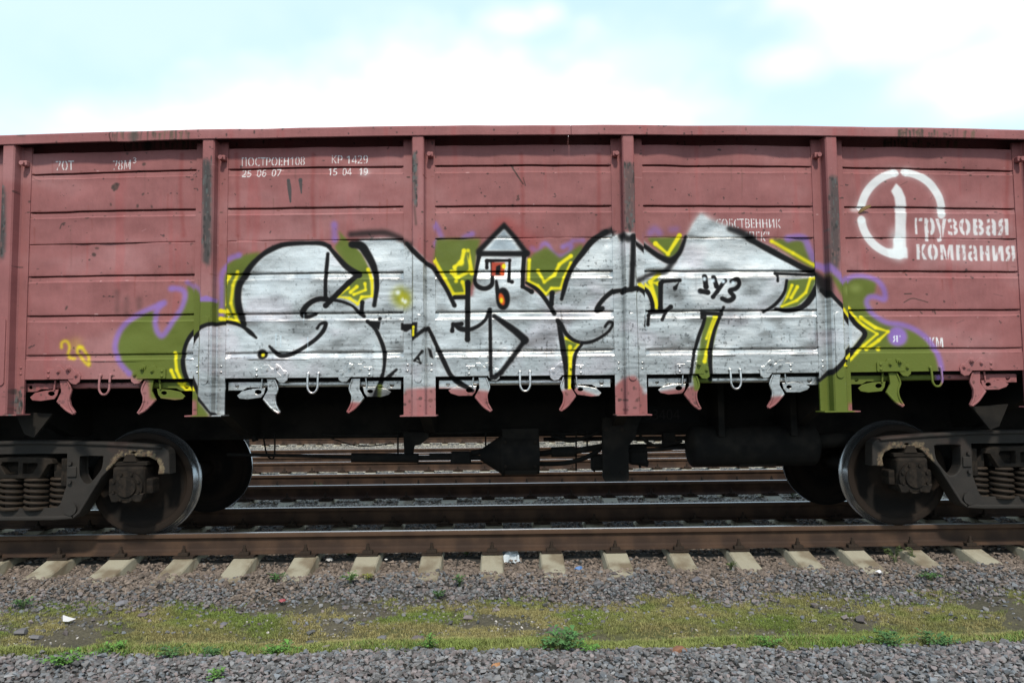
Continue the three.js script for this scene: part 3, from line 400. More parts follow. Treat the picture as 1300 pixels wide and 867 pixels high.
  B([[896, 397, 4], [893, 412, 5], [887, 428, 5], [882.5, 445, 5], [878, 466, 5], [876, 484, 5]]); B([[919, 390, 4], [913, 405, 5], [906.5, 422, 5], [902, 445, 6], [902, 466, 6], [904, 482, 5]]); K([[892, 397.5], [916, 398.5]], 5); K([[892.5, 398], [891.5, 403]], 4);
  stroke([[926, 290, 6], [940, 295, 9], [956, 304, 9]], 'black', 8, 2, 0.9); B([[950, 302, 8], [977, 317, 9], [1000, 329, 9], [1022, 340, 9], [1040, 347, 8]], 8, 1.2); K([[985, 347], [1012, 348], [1040, 348.5]], 4); K([[987.5, 350], [987.5, 357]], 3); B([[999, 356, 4], [996, 371, 5], [985, 386, 5], [970, 396, 4]]); B([[1039, 358, 5], [1031, 377, 8], [1018, 390, 8], [1000, 394, 6], [985, 392, 4]]);
  area([[1040, 340], [1057, 352], [1058, 376], [1050, 370], [1040, 358]], 'black', 2.4, 0.9); B([[1050, 366, 7], [1060, 378, 6], [1075, 394, 6], [1087, 410, 7], [1099, 423, 7], [1093, 434, 6], [1080, 449, 6], [1059, 472, 6], [1047, 483, 4]], 6, 0.8);
  line([[481, 490], [480, 508]], 'olive', 5, 1, 0.9); stroke([[470, 500], [497, 500]], 'black', 10, 3, 0.55);
  if (!mask) { // paint runs and chips in the spray
    for (const [a, b, l] of [[350, 424, 16], [356, 427, 14], [390, 428, 30], [385, 398, 14]]) stroke([[a, b, 1.4], [a + 0.3, b + l, 0.8]], 'skyblue', 1, 0.3, 0.5);
    for (let i = 0; i < 260; i++) { const a = rr(235, 1080), b = rr(400, 495); spot(a, b, rr(0.4, 1.1), rr(0.4, 1.4), pick(['#4d5452', '#6e7573', '#dfe5e6', '#84706e']), 0.2, rr(0.25, 0.6)); }
  }
  return c;
}
const planeTex = (c, srgb) => { const t = tex(c, srgb, 1 / PW, 1 / PH, -PX0 / PW, -(PY1 - PH) / PH); t.wrapS = t.wrapT = THREE.ClampToEdgeWrapping; return t; };
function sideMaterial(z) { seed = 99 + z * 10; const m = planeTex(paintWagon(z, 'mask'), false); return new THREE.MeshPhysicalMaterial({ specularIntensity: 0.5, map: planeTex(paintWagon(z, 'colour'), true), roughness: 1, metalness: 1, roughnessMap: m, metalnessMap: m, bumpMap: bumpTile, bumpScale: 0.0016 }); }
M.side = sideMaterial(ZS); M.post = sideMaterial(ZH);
M.redPlain = std({ map: mottle([0.3, 0.12, 0.125], [0.35, 0.145, 0.155], 1.4, 4), roughness: 0.6 });

// ================================================================ THE WAGON
// rows of the side measured at the left bay, the middle and the right bay: the old body is a little bowed
const yRow = rowsPx.map(([l, c, r]) => [onWall(135, l, ZS)[1], onWall(690, c, ZS)[1], onWall(1180, r, ZS)[1]]), xRow = [135, 690, 1180].map((p) => onWall(p, 330, ZS)[0]);
const Y0 = yRow.map((r) => r[1]);                         // nominal heights of the rows
function bow(x, y) {
  let k = 0; while (k < Y0.length - 2 && y < Y0[k + 1]) k++;
  const t = clamp((Y0[k] - y) / (Y0[k] - Y0[k + 1])), d = [0, 1, 2].map((i) => lerp(yRow[k][i] - Y0[k], yRow[k + 1][i] - Y0[k + 1], t)), [a, b, c] = xRow, q = clamp(x, -4.9, 4.9);
  return d[0] * (q - b) * (q - c) / ((a - b) * (a - c)) + d[2] * (q - a) * (q - b) / ((c - a) * (c - b));
}
const XC = 0.124, wagon = top(new THREE.Group(), 'freight_wagon', 'red-brown open freight wagon with silver, black and olive graffiti along its side', 'freight wagon');
wagon.position.set(XC, 0.2, 0);
function W(name, geos, mat, parent = wagon, { bent = true, planar = true, kind } = {}) {
  const g = merge(Array.isArray(geos) ? geos : [geos]), p = g.attributes.position, u = g.attributes.uv;
  for (let i = 0; i < p.count; i++) { if (bent) p.setY(i, p.getY(i) + bow(p.getX(i), p.getY(i))); if (planar) u.setXY(i, p.getX(i), p.getY(i)); p.setXYZ(i, p.getX(i) - XC, p.getY(i) - 0.2, p.getZ(i)); }
  const o = new THREE.Mesh(g, mat); o.name = name; parent.add(o); if (kind) o.userData.kind = kind; return o;
}
const free = { bent: false };
// ---- pressed side sheets, bay by bay
const postX = [[5, 330], [262.5, 260], [530.5, 300], [800, 300], [1060.5, 300]].map(([a, b]) => onWall(a, b, ZH)[0]); postX.push(onWall(1322, 300, ZH)[0]);
postX.unshift(postX[0] - 1.72); postX.push(postX.at(-1) + 1.72);
const [yTop, g1, l1, g2, l2, seam, g3, l3, g4, l4, g5, l5, yEnd] = Y0;
const groove = (g, l, d = 0.036) => [[g + 0.008, 0], [g + 0.005, -0.003], [g + 0.004, -d], [g - 0.008, -d], [g - 0.009, -0.014], [g - 0.013, -0.0125], [lerp(g, l, 0.5), -0.011], [l + 0.014, -0.0095], [l + 0.009, -0.008], [l + 0.001, 0.0015], [l - 0.004, 0.0025], [l - 0.016, 0]];
const fill = (a, b, n) => { const s = []; for (let i = 1; i < n; i++) s.push([lerp(a, b, i / n), 0]); return s; };
function sheet(x0, x1, prof, z, flatEnd, dentSeed) {
  const nx = 64, P = [], I = [];
  prof.forEach(([y, dz]) => { for (let i = 0; i <= nx; i++) { const x = lerp(x0, x1, i / nx), edge = smooth(0, 0.02, Math.min(x - x0, x1 - x)), end = smooth(0, 0.012, Math.min(x - x0 - flatEnd, x1 - x - flatEnd));
    const soft = (fbm(x * 2.2 + dentSeed, y * 2.6, 3) - 0.5) * 0.034 + (fbm(x * 4.3 + dentSeed + 31, y * 4.6, 2) - 0.5) * 0.022 + (fbm(x * 9 + dentSeed, y * 10, 2) - 0.5) * 0.007, yy = dz === 0 ? 0 : (fbm(x * 4 + dentSeed, y * 3, 2) - 0.5) * 0.008;
    P.push(x, y + yy * edge, z + (dz < 0 && y < yTop - 0.06 ? dz * end : dz) + soft * edge); } });
  for (let j = 0; j < prof.length - 1; j++) for (let i = 0; i < nx; i++) { const a = j * (nx + 1) + i, b = a + nx + 1; I.push(a, b, a + 1, a + 1, b, b + 1); }
  const g = new THREE.BufferGeometry(); g.setAttribute('position', new THREE.Float32BufferAttribute(P, 3)); g.setIndex(I); g.computeVertexNormals(); return g;
}
const upper = [[yTop - 0.046, -0.02], [yTop - 0.045, -0.002], [yTop - 0.05, 0], ...fill(yTop - 0.052, g1, 4), ...groove(g1, l1), ...fill(l1 - 0.02, g2, 11), ...groove(g2, l2), ...fill(l2 - 0.02, seam, 8), [seam + 0.006, 0], [seam + 0.002, -0.003], [seam + 0.0015, -0.02]];
const lower = [[seam + 0.004, -0.012], [seam - 0.002, -0.012], [seam - 0.004, -0.002], [seam - 0.009, 0.001], [seam - 0.016, 0], ...fill(seam - 0.016, g3, 11), ...groove(g3, l3), ...fill(l3 - 0.02, g4, 11), ...groove(g4, l4), ...fill(l4 - 0.02, g5, 11), ...groove(g5, l5, 0.02)];
for (let b = 0; b < 7; b++) {
  const x0 = postX[b] + 0.128, x1 = postX[b + 1] - 0.128;
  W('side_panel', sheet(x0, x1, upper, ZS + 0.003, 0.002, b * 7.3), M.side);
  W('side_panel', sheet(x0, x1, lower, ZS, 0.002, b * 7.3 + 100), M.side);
  const strip = box(x0, x1, yEnd, l5 + 0.002, ZS - 0.05, ZS + 0.006, 0.003);
  W('lower_side_rail', strip, M.side);
  W('hatch_edge', [box(x0 + 0.02, x1 - 0.02, yEnd - 0.075, yEnd - 0.025, ZS - 0.12, ZS - 0.05, 0.02)], M.side);
}
// ---- posts: hat section, bottom plate, stiffener on the lower face
const bottomPx = [527, 527.5, 527, 526, 522, 517];
postX.forEach((x, i) => {
  const k = clamp(i - 1, 0, 5), yb = onWall([20, 265, 531, 801, 1062, 1290][k], bottomPx[k], ZH)[1], parts = [];
  const f = ZS + 0.012, sec = [[-0.132, ZS - 0.012], [-0.132, f], [-0.064, f], [-0.054, f + 0.012], [-0.05, ZH - 0.012], [-0.04, ZH], [0.04, ZH], [0.05, ZH - 0.012], [0.054, f + 0.012], [0.064, f], [0.132, f], [0.132, ZS - 0.012]];
  const P = [], I = [], n = sec.length, ys = [];
  for (let j = 0; j <= 20; j++) ys.push(lerp(yTop + 0.006, yb, j / 20));
  ys.forEach((y) => { const low = smooth(2.4, 1.4, y); sec.forEach(([sx, sz]) => P.push(x + sx * (1 + 0.12 * low * (Math.abs(sx) < 0.1 ? 1 : 0)), y, sz)); });
  for (let j = 0; j < ys.length - 1; j++) for (let q = 0; q < n - 1; q++) { const a = j * n + q, b = a + n; I.push(a, b, a + 1, a + 1, b, b + 1); }
  const g = new THREE.BufferGeometry(); g.setAttribute('position', new THREE.Float32BufferAttribute(P, 3)); g.setIndex(I); const flat = g.toNonIndexed(); flat.computeVertexNormals();
  const post = W('post', flat, M.post);
  W('post_foot', box(x - 0.148, x + 0.148, yb - 0.012, yb - 0.001, ZS - 0.06, ZH + 0.02, 0.002), M.post, post);
  const s0 = Y0[8] - 0.03, s1 = yEnd - 0.05, st = new THREE.Shape(); st.moveTo(x - 0.032, s1 + 0.032); st.absarc(x, s1 + 0.032, 0.032, Math.PI, 2 * Math.PI); st.lineTo(x + 0.032, s0 - 0.032); st.absarc(x, s0 - 0.032, 0.032, 0, Math.PI); st.closePath();
  W('stiffener', slab(st, ZH - 0.002, ZH + 0.011, 0.003), M.post, post);
  for (const s of [-1, 1]) for (const dy of [0.05, 0.1]) W('rivet', rivet(x + s * 0.1, yEnd + dy, f, 0.011), M.side, post);
  // the tie lug under the top rail
  const dir = x < 0.2 ? 1 : -1, lx = x + dir * 0.1;
  W('tie_lug', [box(lx - 0.024, lx + 0.024, yTop - 0.16, yTop - 0.115, f - 0.002, f + 0.055, 0.01), cyl(0.019, 0.03, 'z', lx - dir * 0.01, yTop - 0.14, f + 0.062, 8)], M.side, post);
});
// ---- top rail in two lengths, meeting at a visible joint
const yCap = onWall(690, 159, ZH)[1];
const joint = onWall(725, 170, ZH)[0];
for (const [a, b] of [[XC - 6.35, joint - 0.002], [joint + 0.002, XC + 6.35]]) {
  const P = [], I = [], n = 90, sec = [[ZH - 0.002, yTop + 0.001], [ZH + 0.006, yTop], [ZH + 0.012, yTop + 0.006], [ZH + 0.012, yCap - 0.012], [ZH + 0.002, yCap], [1.3, yCap + 0.004], [1.3, yTop - 0.12], [1.312, yTop - 0.12], [1.312, yCap - 0.012], [ZH - 0.002, yCap - 0.012]];
  for (let i = 0; i <= n; i++) { const x = lerp(a, b, i / n), w = (fbm(x * 2, 3, 3) - 0.5) * 0.012, d = -0.006 * Math.exp(-(((x + 3.15) / 0.1) ** 2)); sec.forEach(([z, y], k) => P.push(x, y + (k < 3 ? w * 0.5 : w) + (k < 3 ? d : 0), z + (k < 5 || k === 9 ? w * 0.4 : 0))); }
  for (let i = 0; i < n; i++) for (let k = 0; k < sec.length; k++) { const p = i * sec.length + k, q = i * sec.length + (k + 1) % sec.length, r = p + sec.length, s = q + sec.length; I.push(p, r, q, q, r, s); }
  const g = new THREE.BufferGeometry(); g.setAttribute('position', new THREE.Float32BufferAttribute(P, 3)); g.setIndex(I); const f = g.toNonIndexed(); f.computeVertexNormals(); W('top_rail', f, M.post);
}
{ // a torn, rusty tab standing out of the sheet inside the roundel
  const [x, y] = onWall(1098, 265, ZS + 0.02), g = slab([[-0.05, -0.03], [-0.035, -0.036], [0.055, 0.012], [0.05, 0.03], [0.01, 0.022], [-0.03, 0.0]], 0, 0.012, 0.003).rotateY(-0.35).translate(x, y, ZS + 0.012);
  W('bent_tab', g, std({ map: mottle([0.12, 0.06, 0.03], [0.24, 0.15, 0.06], 0.12, 4), roughness: 0.9 }), wagon, { bent: false });
}
// ---- hatch latches: plate with rivets, pivot cam, hanging hook, slotted arm, holed bracket
function latch(x, s) {   // s = +1: the arm points right; e runs outward from the bay's middle
  const at = (pts) => pts.map(([e, y]) => [x + s * e, yEnd + y]), z = ZS + 0.006, tilt = rr(-0.07, 0.07), sway = (pts) => pts.map(([e, y]) => [0.36 + (e - 0.36) * Math.cos(tilt) - y * Math.sin(tilt), (e - 0.36) * Math.sin(tilt) + y * Math.cos(tilt)]), droop = rr(-0.012, 0.01);
  const plate = W('hatch_latch', [slab(at([[0.262, 0.002], [0.49, 0.002], [0.496, 0.01], [0.496, 0.078], [0.488, 0.088], [0.42, 0.088], [0.405, 0.112], [0.37, 0.112], [0.345, 0.085], [0.31, 0.07], [0.262, 0.02]]), z, z + 0.014, 0.003)], M.side);
  for (const y of [0.022, 0.064]) W('rivet', rivet(x + s * 0.465, yEnd + y, z + 0.013, 0.013), M.side, plate);
  W('bolt', hexBolt(x + s * 0.385, yEnd + 0.066, z + 0.013, 0.014, 0.014), M.side, plate); W('bolt', hexBolt(x + s * 0.305, yEnd + 0.085, z + 0.013, 0.017, 0.022), M.side, plate);
  W('cam', [slab(at([[0.33, 0.11], [0.3, 0.118], [0.275, 0.1], [0.245, 0.065], [0.218, 0.06], [0.202, 0.03], [0.212, -0.02], [0.24, -0.042], [0.28, -0.036], [0.31, 0.0], [0.325, 0.05]]), z - 0.004, z + 0.01, 0.004), hexBolt(x + s * 0.24, yEnd + 0.035, z + 0.009, 0.013, 0.014)], M.side, plate);
  const hk = [[0.387, -0.007], [0.319, -0.007], [0.29, -0.09], [0.311, -0.158], [0.302, -0.22], [0.268, -0.275], [0.276, -0.295], [0.293, -0.292], [0.342, -0.255], [0.416, -0.17], [0.378, -0.1]];
  W('hook', [slab(at(sway(hk)), z - 0.035, z - 0.012, 0.004), rod(sway([[0.322, -0.012], [0.296, -0.09], [0.316, -0.158], [0.307, -0.222], [0.274, -0.284]]).map(([e, y]) => [x + s * e, yEnd + y, z - 0.012]), 0.009, 6), rod(sway([[0.41, -0.172], [0.342, -0.249], [0.283, -0.289]]).map(([e, y]) => [x + s * e, yEnd + y, z - 0.012]), 0.011, 6)], M.side, plate);
  const arm = shapeOf(at([[0.405, -0.08], [0.513, -0.08 + droop], [0.6, -0.098 + droop], [0.64, -0.125 + droop * 2], [0.62, -0.15 + droop * 2], [0.555, -0.166 + droop], [0.44, -0.16], [0.417, -0.13]]));
  W('slotted_arm', slab(arm, z - 0.05, z - 0.036, 0.003, [roundHole(x + s * 0.465, yEnd - 0.115, 0.028, 0.019)]), M.side, plate);
  W('bracket', [slab(shapeOf(at([[0.72, -0.03], [0.6, -0.03], [0.44, -0.03], [0.44, -0.075], [0.56, -0.078], [0.6, -0.1], [0.72, -0.1]])), z - 0.064, z - 0.052, 0.003, [roundHole(x + s * 0.645, yEnd - 0.062, 0.02)]), rod([[x + s * 0.43, yEnd - 0.005, z - 0.03], [x + s * 0.438, yEnd - 0.085, z - 0.03]], 0.008, 6)], M.side, plate);
}
for (let b = 0; b < 7; b++) {
  const x = [0, onWall(134, 485, ZS)[0], onWall(397.5, 485, ZS)[0], onWall(666.5, 485, ZS)[0], onWall(933.5, 485, ZS)[0], onWall(1188, 480, ZS)[0], 0][b] || (postX[b] + postX[b + 1]) / 2;
  latch(x, -1); latch(x, 1);
  const z = ZS + 0.016, y = yEnd;
  const loop = W('loop_handle', rod([[x - 0.042, y + 0.028, z + 0.004], [x - 0.042, y - 0.03, z + 0.012], [x - 0.04, y - 0.085, z + 0.014], [x - 0.022, y - 0.118, z + 0.014], [x, y - 0.126, z + 0.014], [x + 0.022, y - 0.118, z + 0.014], [x + 0.04, y - 0.085, z + 0.014], [x + 0.042, y - 0.03, z + 0.012], [x + 0.042, y + 0.028, z + 0.004]], 0.0095, 8), M.side);
  for (const s of [-1, 1]) W('bolt', rivet(x + s * 0.042, y + 0.032, z - 0.01, 0.017, 0.02), M.side, loop);
}
// ---- the rest of the body: inner walls, far side, ends, floor, underframe
for (let b = 0; b < 7; b++) W('inner_wall', [box(b ? postX[b] : XC - 6.3, b < 6 ? postX[b + 1] - 0.001 : XC + 6.3, yEnd - 0.02, yCap - 0.009, 1.275, 1.298, 0)], M.redPlain);
W('far_side', [box(XC - 6.3, XC + 6.3, yEnd - 0.1, yCap - 0.03, -1.45, -1.39, 0.004), ...postX.map((x) => box(x - 0.06, x + 0.06, 1.3, yCap - 0.1, -1.55, -1.44, 0.01)), box(XC - 6.35, XC + 6.35, yTop, yCap - 0.02, -1.56, -1.4, 0.01)], M.redPlain, wagon, free);
W('end_wall', [box(XC - 6.36, XC - 6.3, yEnd - 0.3, yCap, -1.44, 1.44, 0.004)], M.redPlain, wagon, free);
W('end_wall', [box(XC + 6.3, XC + 6.36, yEnd - 0.3, yCap, -1.44, 1.44, 0.004)], M.redPlain, wagon, free);
W('floor_hatches', [box(XC - 6.3, XC + 6.3, yEnd - 0.03, yEnd + 0.02, -1.38, 1.36, 0)], M.underframe, wagon, free);
const sillBottom = onWall(650, 554.5, 0.18)[1];
W('centre_sill', [box(XC - 6.3, XC + 6.3, sillBottom, yEnd - 0.04, 0.1, 0.18, 0.004), box(XC - 6.3, XC + 6.3, sillBottom, yEnd - 0.04, -0.18, -0.1, 0.004), box(XC - 6.3, XC + 6.3, yEnd - 0.2, yEnd - 0.05, -0.1, 0.1, 0)], M.underframe, wagon, free);
postX.forEach((x) => W('cross_bearer', slab([[-1.44, yEnd - 0.05], [1.42, yEnd - 0.05], [1.42, yEnd - 0.2], [0.5, sillBottom + 0.06], [-0.5, sillBottom + 0.06], [-1.44, yEnd - 0.2]], -0.05, 0.05, 0).rotateY(-Math.PI / 2).translate(x, 0, 0), M.underframe, wagon, free));
// corner gussets above the bogies
for (const [px, s] of [[38, 1], [1262, -1]]) { const [x, y] = onWall(px, s > 0 ? 556 : 546, 1.3); W('gusset', slab([[x - s * 0.15, y + 0.22], [x + s * 0.17, y + 0.2], [x + s * 0.02, y], [x - s * 0.06, y + 0.03]], 1.26, 1.29, 0.004), M.underframe, wagon, free); }
// ---- brake gear under the floor (measured on upright planes below the wagon)
const A = (px, py, z) => { const [x, y] = onWall(px, py, z); return [x, y, z]; };
{
  const z = 0.5, [cx, cy] = A(660, 577, z), r = 0.185;
  const cylr = W('brake_cylinder', [cyl(r, 0.34, 'x', cx + 0.01, cy, z, 28), cyl(r + 0.014, 0.03, 'x', cx - 0.16, cy, z, 28), cyl(0.05, 0.2, 'x', cx - 0.275, cy, z, 28, r * 0.98), box(cx - 0.17, cx + 0.18, cy + 0.12, sillBottom + 0.1, z - 0.1, z + 0.1, 0.01)], M.underframe, wagon, free);
  // stencilled date on its front
  const t = canvas(256, 160), q = t.getContext('2d'); q.fillStyle = '#1b1a19'; q.fillRect(0, 0, 256, 160); q.font = '64px sans-serif'; q.fillStyle = '#4a4846'; q.fillText('05 19', 60, 136); q.font = '48px sans-serif'; q.fillStyle = '#2e2d2c'; q.fillText('378', 70, 66);
  const arcG = new THREE.CylinderGeometry(r + 0.003, r + 0.003, 0.3, 16, 1, true, -0.75, 1.5); arcG.rotateZ(-Math.PI / 2).rotateX(Math.PI / 2);
  const pp = arcG.attributes.position, uu = arcG.attributes.uv; for (let i = 0; i < pp.count; i++) uu.setXY(i, (pp.getX(i) + 0.15) / 0.3, (pp.getY(i) + 0.13) / 0.26);
  W('date_mark', arcG.translate(cx + 0.01, cy, z), std({ map: tex(t, true, 1, 1), roughness: 0.9 }), cylr, { bent: false, planar: false });
  W('brake_rod', [rod([A(288, 577, z), A(448, 580, z)], 0.016), rod([A(446, 581, z), A(531, 581.5, z)], 0.045, 10), rod([A(528, 581, z), A(612, 581, z)], 0.022), box(A(572, 575, z)[0], A(598, 575, z)[0], A(590, 589, z)[1], A(590, 573, z)[1], z - 0.05, z + 0.05, 0.02), rod([A(598, 576, z), A(622, 571, z)], 0.028), rod([A(545, 577, z), A(575, 577, z)], 0.014), rod([A(530, 588, z), A(612, 588, z)], 0.01)], M.underframe, wagon, free);
  W('brake_rod', [rod([A(683, 576, z), A(702, 574, z)], 0.026), rod([A(700, 574, z), A(730, 573, z)], 0.05, 10), rod([A(728, 573, z), A(770, 566, z)], 0.03), rod([A(683, 589, z), A(715, 588, z), A(738, 583, z), A(758, 573, z), A(768, 562, z)], 0.022), rod([A(780, 573, z), A(830, 571, z), A(870, 568, z)], 0.016)], M.underframe, wagon, free);
  for (const [a, b] of [[505, 576], [616.5, 578], [745.5, 572], [731.5, 598]]) W('rod_hanger', rod([A(a, 548, 0.4), A(a, b, 0.4)], 0.009, 6), M.underframe, wagon, free);
  W('rod_hanger', rod([A(333, 548, 0.4), A(337.5, 574, 0.4), A(343, 582, 0.4), A(348, 578, 0.4), A(348.5, 548, 0.4)], 0.008, 6), M.underframe, wagon, free);
  W('lever_bracket', slab([[512, 548], [544, 548], [544, 556], [534, 564], [526, 566], [524.5, 575], [528, 584], [513.5, 584]].map(([a, b]) => A(a, b, 0.45).slice(0, 2)), 0.42, 0.47, 0.004), M.underframe, wagon, free);
  W('lever_bracket', slab([[764, 530], [812, 530], [806, 556], [797, 566], [798, 608], [795, 611], [768, 611], [765, 605]].map(([a, b]) => A(a, b, 0.62).slice(0, 2)), 0.6, 0.66, 0.004), M.underframe, wagon, free);
  W('air_valve', [box(...[798, 822].map((p) => A(p, 580, 0.45)[0]), A(800, 590, 0.45)[1], A(800, 566, 0.45)[1], 0.38, 0.5, 0.03), rod([A(812, 588, 0.45), A(813, 594, 0.45)], 0.012), rod([A(800, 585, 0.45), A(823, 589, 0.45)], 0.03), box(...[750, 768].map((p) => A(p, 580, 0.45)[0]), A(800, 597, 0.45)[1], A(800, 576, 0.45)[1], 0.4, 0.5, 0.03), rod([A(752, 592, 0.45), A(757, 596, 0.45)], 0.03)], M.underframe, wagon, free);
  W('brake_pipe', rod([A(690, 557.5, 0.3), A(900, 556.5, 0.3)], 0.02), M.underframe, wagon, free);
  W('brake_pipe', rod([A(795, 566, 0.3), A(880, 564.5, 0.3)], 0.016), M.underframe, wagon, free);
  W('pipe_hanger', box(...[841, 857].map((p) => A(p, 560, 0.3)[0]), A(850, 569, 0.3)[1], A(850, 548, 0.3)[1], 0.26, 0.34, 0.01), M.underframe, wagon, free);
  W('pipe_hanger', box(...[709, 718].map((p) => A(p, 550, 0.3)[0]), A(712, 558, 0.3)[1], A(712, 548, 0.3)[1], 0.26, 0.34, 0.01), M.underframe, wagon, free);
  W('pipe_elbow', rod([A(320, 548, 0.3), A(324, 560, 0.3)], 0.03), M.underframe, wagon, free);
  for (const [a, b, r] of [[560, 548, 0.018], [700, 549, 0.014], [470, 552, 0.016]]) W('brake_pipe', rod([A(a - 60, b, 0.35), A(a, b + 1.5, 0.35), A(a + 70, b, 0.35)], r), M.underframe, wagon, free);
  for (const [a, b] of [[641, 562], [641, 592], [680, 562], [680, 592], [770, 545], [790, 545], [772, 600], [790, 600]]) { const [x, y] = A(a, b, 0.67); W('bolt', hexBolt(x, y, 0.66, 0.014, 0.016), M.casting, wagon, free); }
  W('air_hose', rod([A(700, 553, 0.42), A(722, 560, 0.42), A(741, 556, 0.42), A(762, 548, 0.42)], 0.016, 8), M.underframe, wagon, free);
  W('air_hose', rod([A(812, 553, 0.42), A(823, 562, 0.42), A(838, 566, 0.42), A(866, 560, 0.42)], 0.016, 8), M.underframe, wagon, free);
  W('release_wire', rod([A(418, 556, 0.5), A(455, 566, 0.5), A(500, 563, 0.5)], 0.006, 5), M.casting, wagon, free);
  const tz = 0.55, [tx0, ty] = A(880, 567, tz), tx1 = A(1030, 565, tz)[0];
  const tank = W('air_reservoir', [cyl(0.19, tx1 - tx0, 'x', (tx0 + tx1) / 2, ty, tz, 28), new THREE.SphereGeometry(0.19, 24, 12).scale(0.35, 1, 1).translate(tx0, ty, tz), new THREE.SphereGeometry(0.19, 24, 12).scale(0.35, 1, 1).translate(tx1, ty, tz), ...[0.2, 0.8].map((k) => box(lerp(tx0, tx1, k) - 0.03, lerp(tx0, tx1, k) + 0.03, ty + 0.1, yEnd - 0.05, tz - 0.2, tz + 0.196, 0.005)), rod([[tx1 - 0.1, ty + 0.02, tz], [tx1 + 0.4, ty + 0.06, tz]], 0.07, 12)], M.underframe, wagon, free);
  const t2 = canvas(256, 128), q2 = t2.getContext('2d'); q2.fillStyle = '#1a1918'; q2.fillRect(0, 0, 256, 128); q2.fillStyle = '#3c3a38'; q2.font = '52px sans-serif'; q2.fillText('05  19', 70, 92);
  const arc2 = new THREE.CylinderGeometry(0.193, 0.193, 0.34, 16, 1, true, -0.6, 1.2).rotateZ(-Math.PI / 2).rotateX(Math.PI / 2), p2 = arc2.attributes.position, u2 = arc2.attributes.uv; for (let i = 0; i < p2.count; i++) u2.setXY(i, (p2.getX(i) + 0.17) / 0.34, (p2.getY(i) + 0.11) / 0.22);
  W('date_mark', arc2.translate(A(958, 566, tz)[0], ty, tz), std({ map: tex(t2, true, 1, 1), roughness: 0.9 }), tank, { bent: false, planar: false });
  // wagon number on the sill web
  const t3 = canvas(512, 96), q3 = t3.getContext('2d'); q3.fillStyle = '#141312'; q3.fillRect(0, 0, 512, 96); q3.fillStyle = '#2f2d2b'; q3.font = '80px sans-serif'; q3.fillText('53733404', 40, 78);
  const [nx, ny] = A(836, 526, 0.19), plateG = new THREE.PlaneGeometry(0.82, 0.16); plateG.translate(nx, ny, 0.184); W('number_mark', plateG, std({ map: tex(t3, true, 1, 1), roughness: 0.9 }), wagon, { bent: false, planar: false });
}
// ---- bogies
const axleL = -3.276, axleR = axleL + 6.8, AX = 0.925, RW = 0.457, AY = 0.2 + RW;
const wheelProfile = [[0.0, 0.03], [0.1, 0.03], [0.12, 0.02], [0.125, -0.03], [0.2, -0.045], [0.3, -0.05], [0.375, -0.035], [0.39, -0.012], [0.398, 0.0], [0.445, 0.0], [0.452, -0.006], [0.4575, -0.02], [0.46, -0.075], [0.468, -0.1], [0.484, -0.108], [0.488, -0.118], [0.483, -0.13], [0.39, -0.132], [0.37, -0.1], [0.2, -0.11], [0.11, -0.13], [0.1, -0.17], [0.0, -0.17]].map(([r, y]) => new THREE.Vector2(r * (RW / 0.4575), y));
const wheelGeo = (() => { const g = new THREE.LatheGeometry(wheelProfile.slice(0, 11), 72), h = new THREE.LatheGeometry(wheelProfile.slice(16), 72); return mergeGeometries([g, h]).rotateX(Math.PI / 2); })();
const treadGeo = new THREE.LatheGeometry(wheelProfile.slice(10, 17), 72).rotateX(Math.PI / 2);
const frameTex = (() => { // casting with pale dust sprayed round the pedestal arch
  const w = 1024, h = 340, base = pixelsOf(w, h, (i, j) => { const k = fbm(i * 0.02, j * 0.03, 5), r = fbm(i * 0.012 + 50, j * 0.012, 4), g = 1 + (rnd() - 0.5) * 0.2; const a = smooth(0.5, 0.7, r) * smooth(0.3, 0.0, j / h); return [s8((0.014 + 0.017 * k + 0.02 * a) * g), s8((0.0118 + 0.013 * k + 0.006 * a) * g), s8((0.01 + 0.01 * k + 0.004 * a) * g)]; }), x = base.getContext('2d');
  const T = (u, y) => [((u + 1.35) / 2.7) * w, ((1.08 - y) / 0.9) * h];
  for (const s of [-1, 1]) for (let i = 0; i < 420; i++) { const k = rnd(), pts = [[0.75, 0.8], [0.83, 0.93], [1.08, 0.93], [1.19, 0.83], [1.19, 0.73]], f = k * 3.999, j = Math.floor(f), u = lerp(pts[j][0], pts[j + 1][0], f - j), y = lerp(pts[j][1], pts[j + 1][1], f - j); const [a, b] = T(s * (u + rr(-0.025, 0.025)), y + rr(-0.02, 0.035)); x.globalAlpha = rr(0.2, 0.75); x.fillStyle = pick(['#6a5c48', '#776850', '#5c4636', '#807258']); x.beginPath(); x.ellipse(a, b, rr(1, 6), rr(1, 5), rr(0, 3), 0, 7); x.fill(); }
  return base;
})();
M.sideFrame = std({ map: tex(frameTex, true, 1 / 2.7, 1 / 0.9, 0.5, -(0.18 / 0.9)), roughness: 0.8, bumpMap: fineBump, bumpScale: 0.003 });
function mirrorX(pts) { return [...pts, ...pts.slice().reverse().map(([x, y]) => [-x, y])]; }
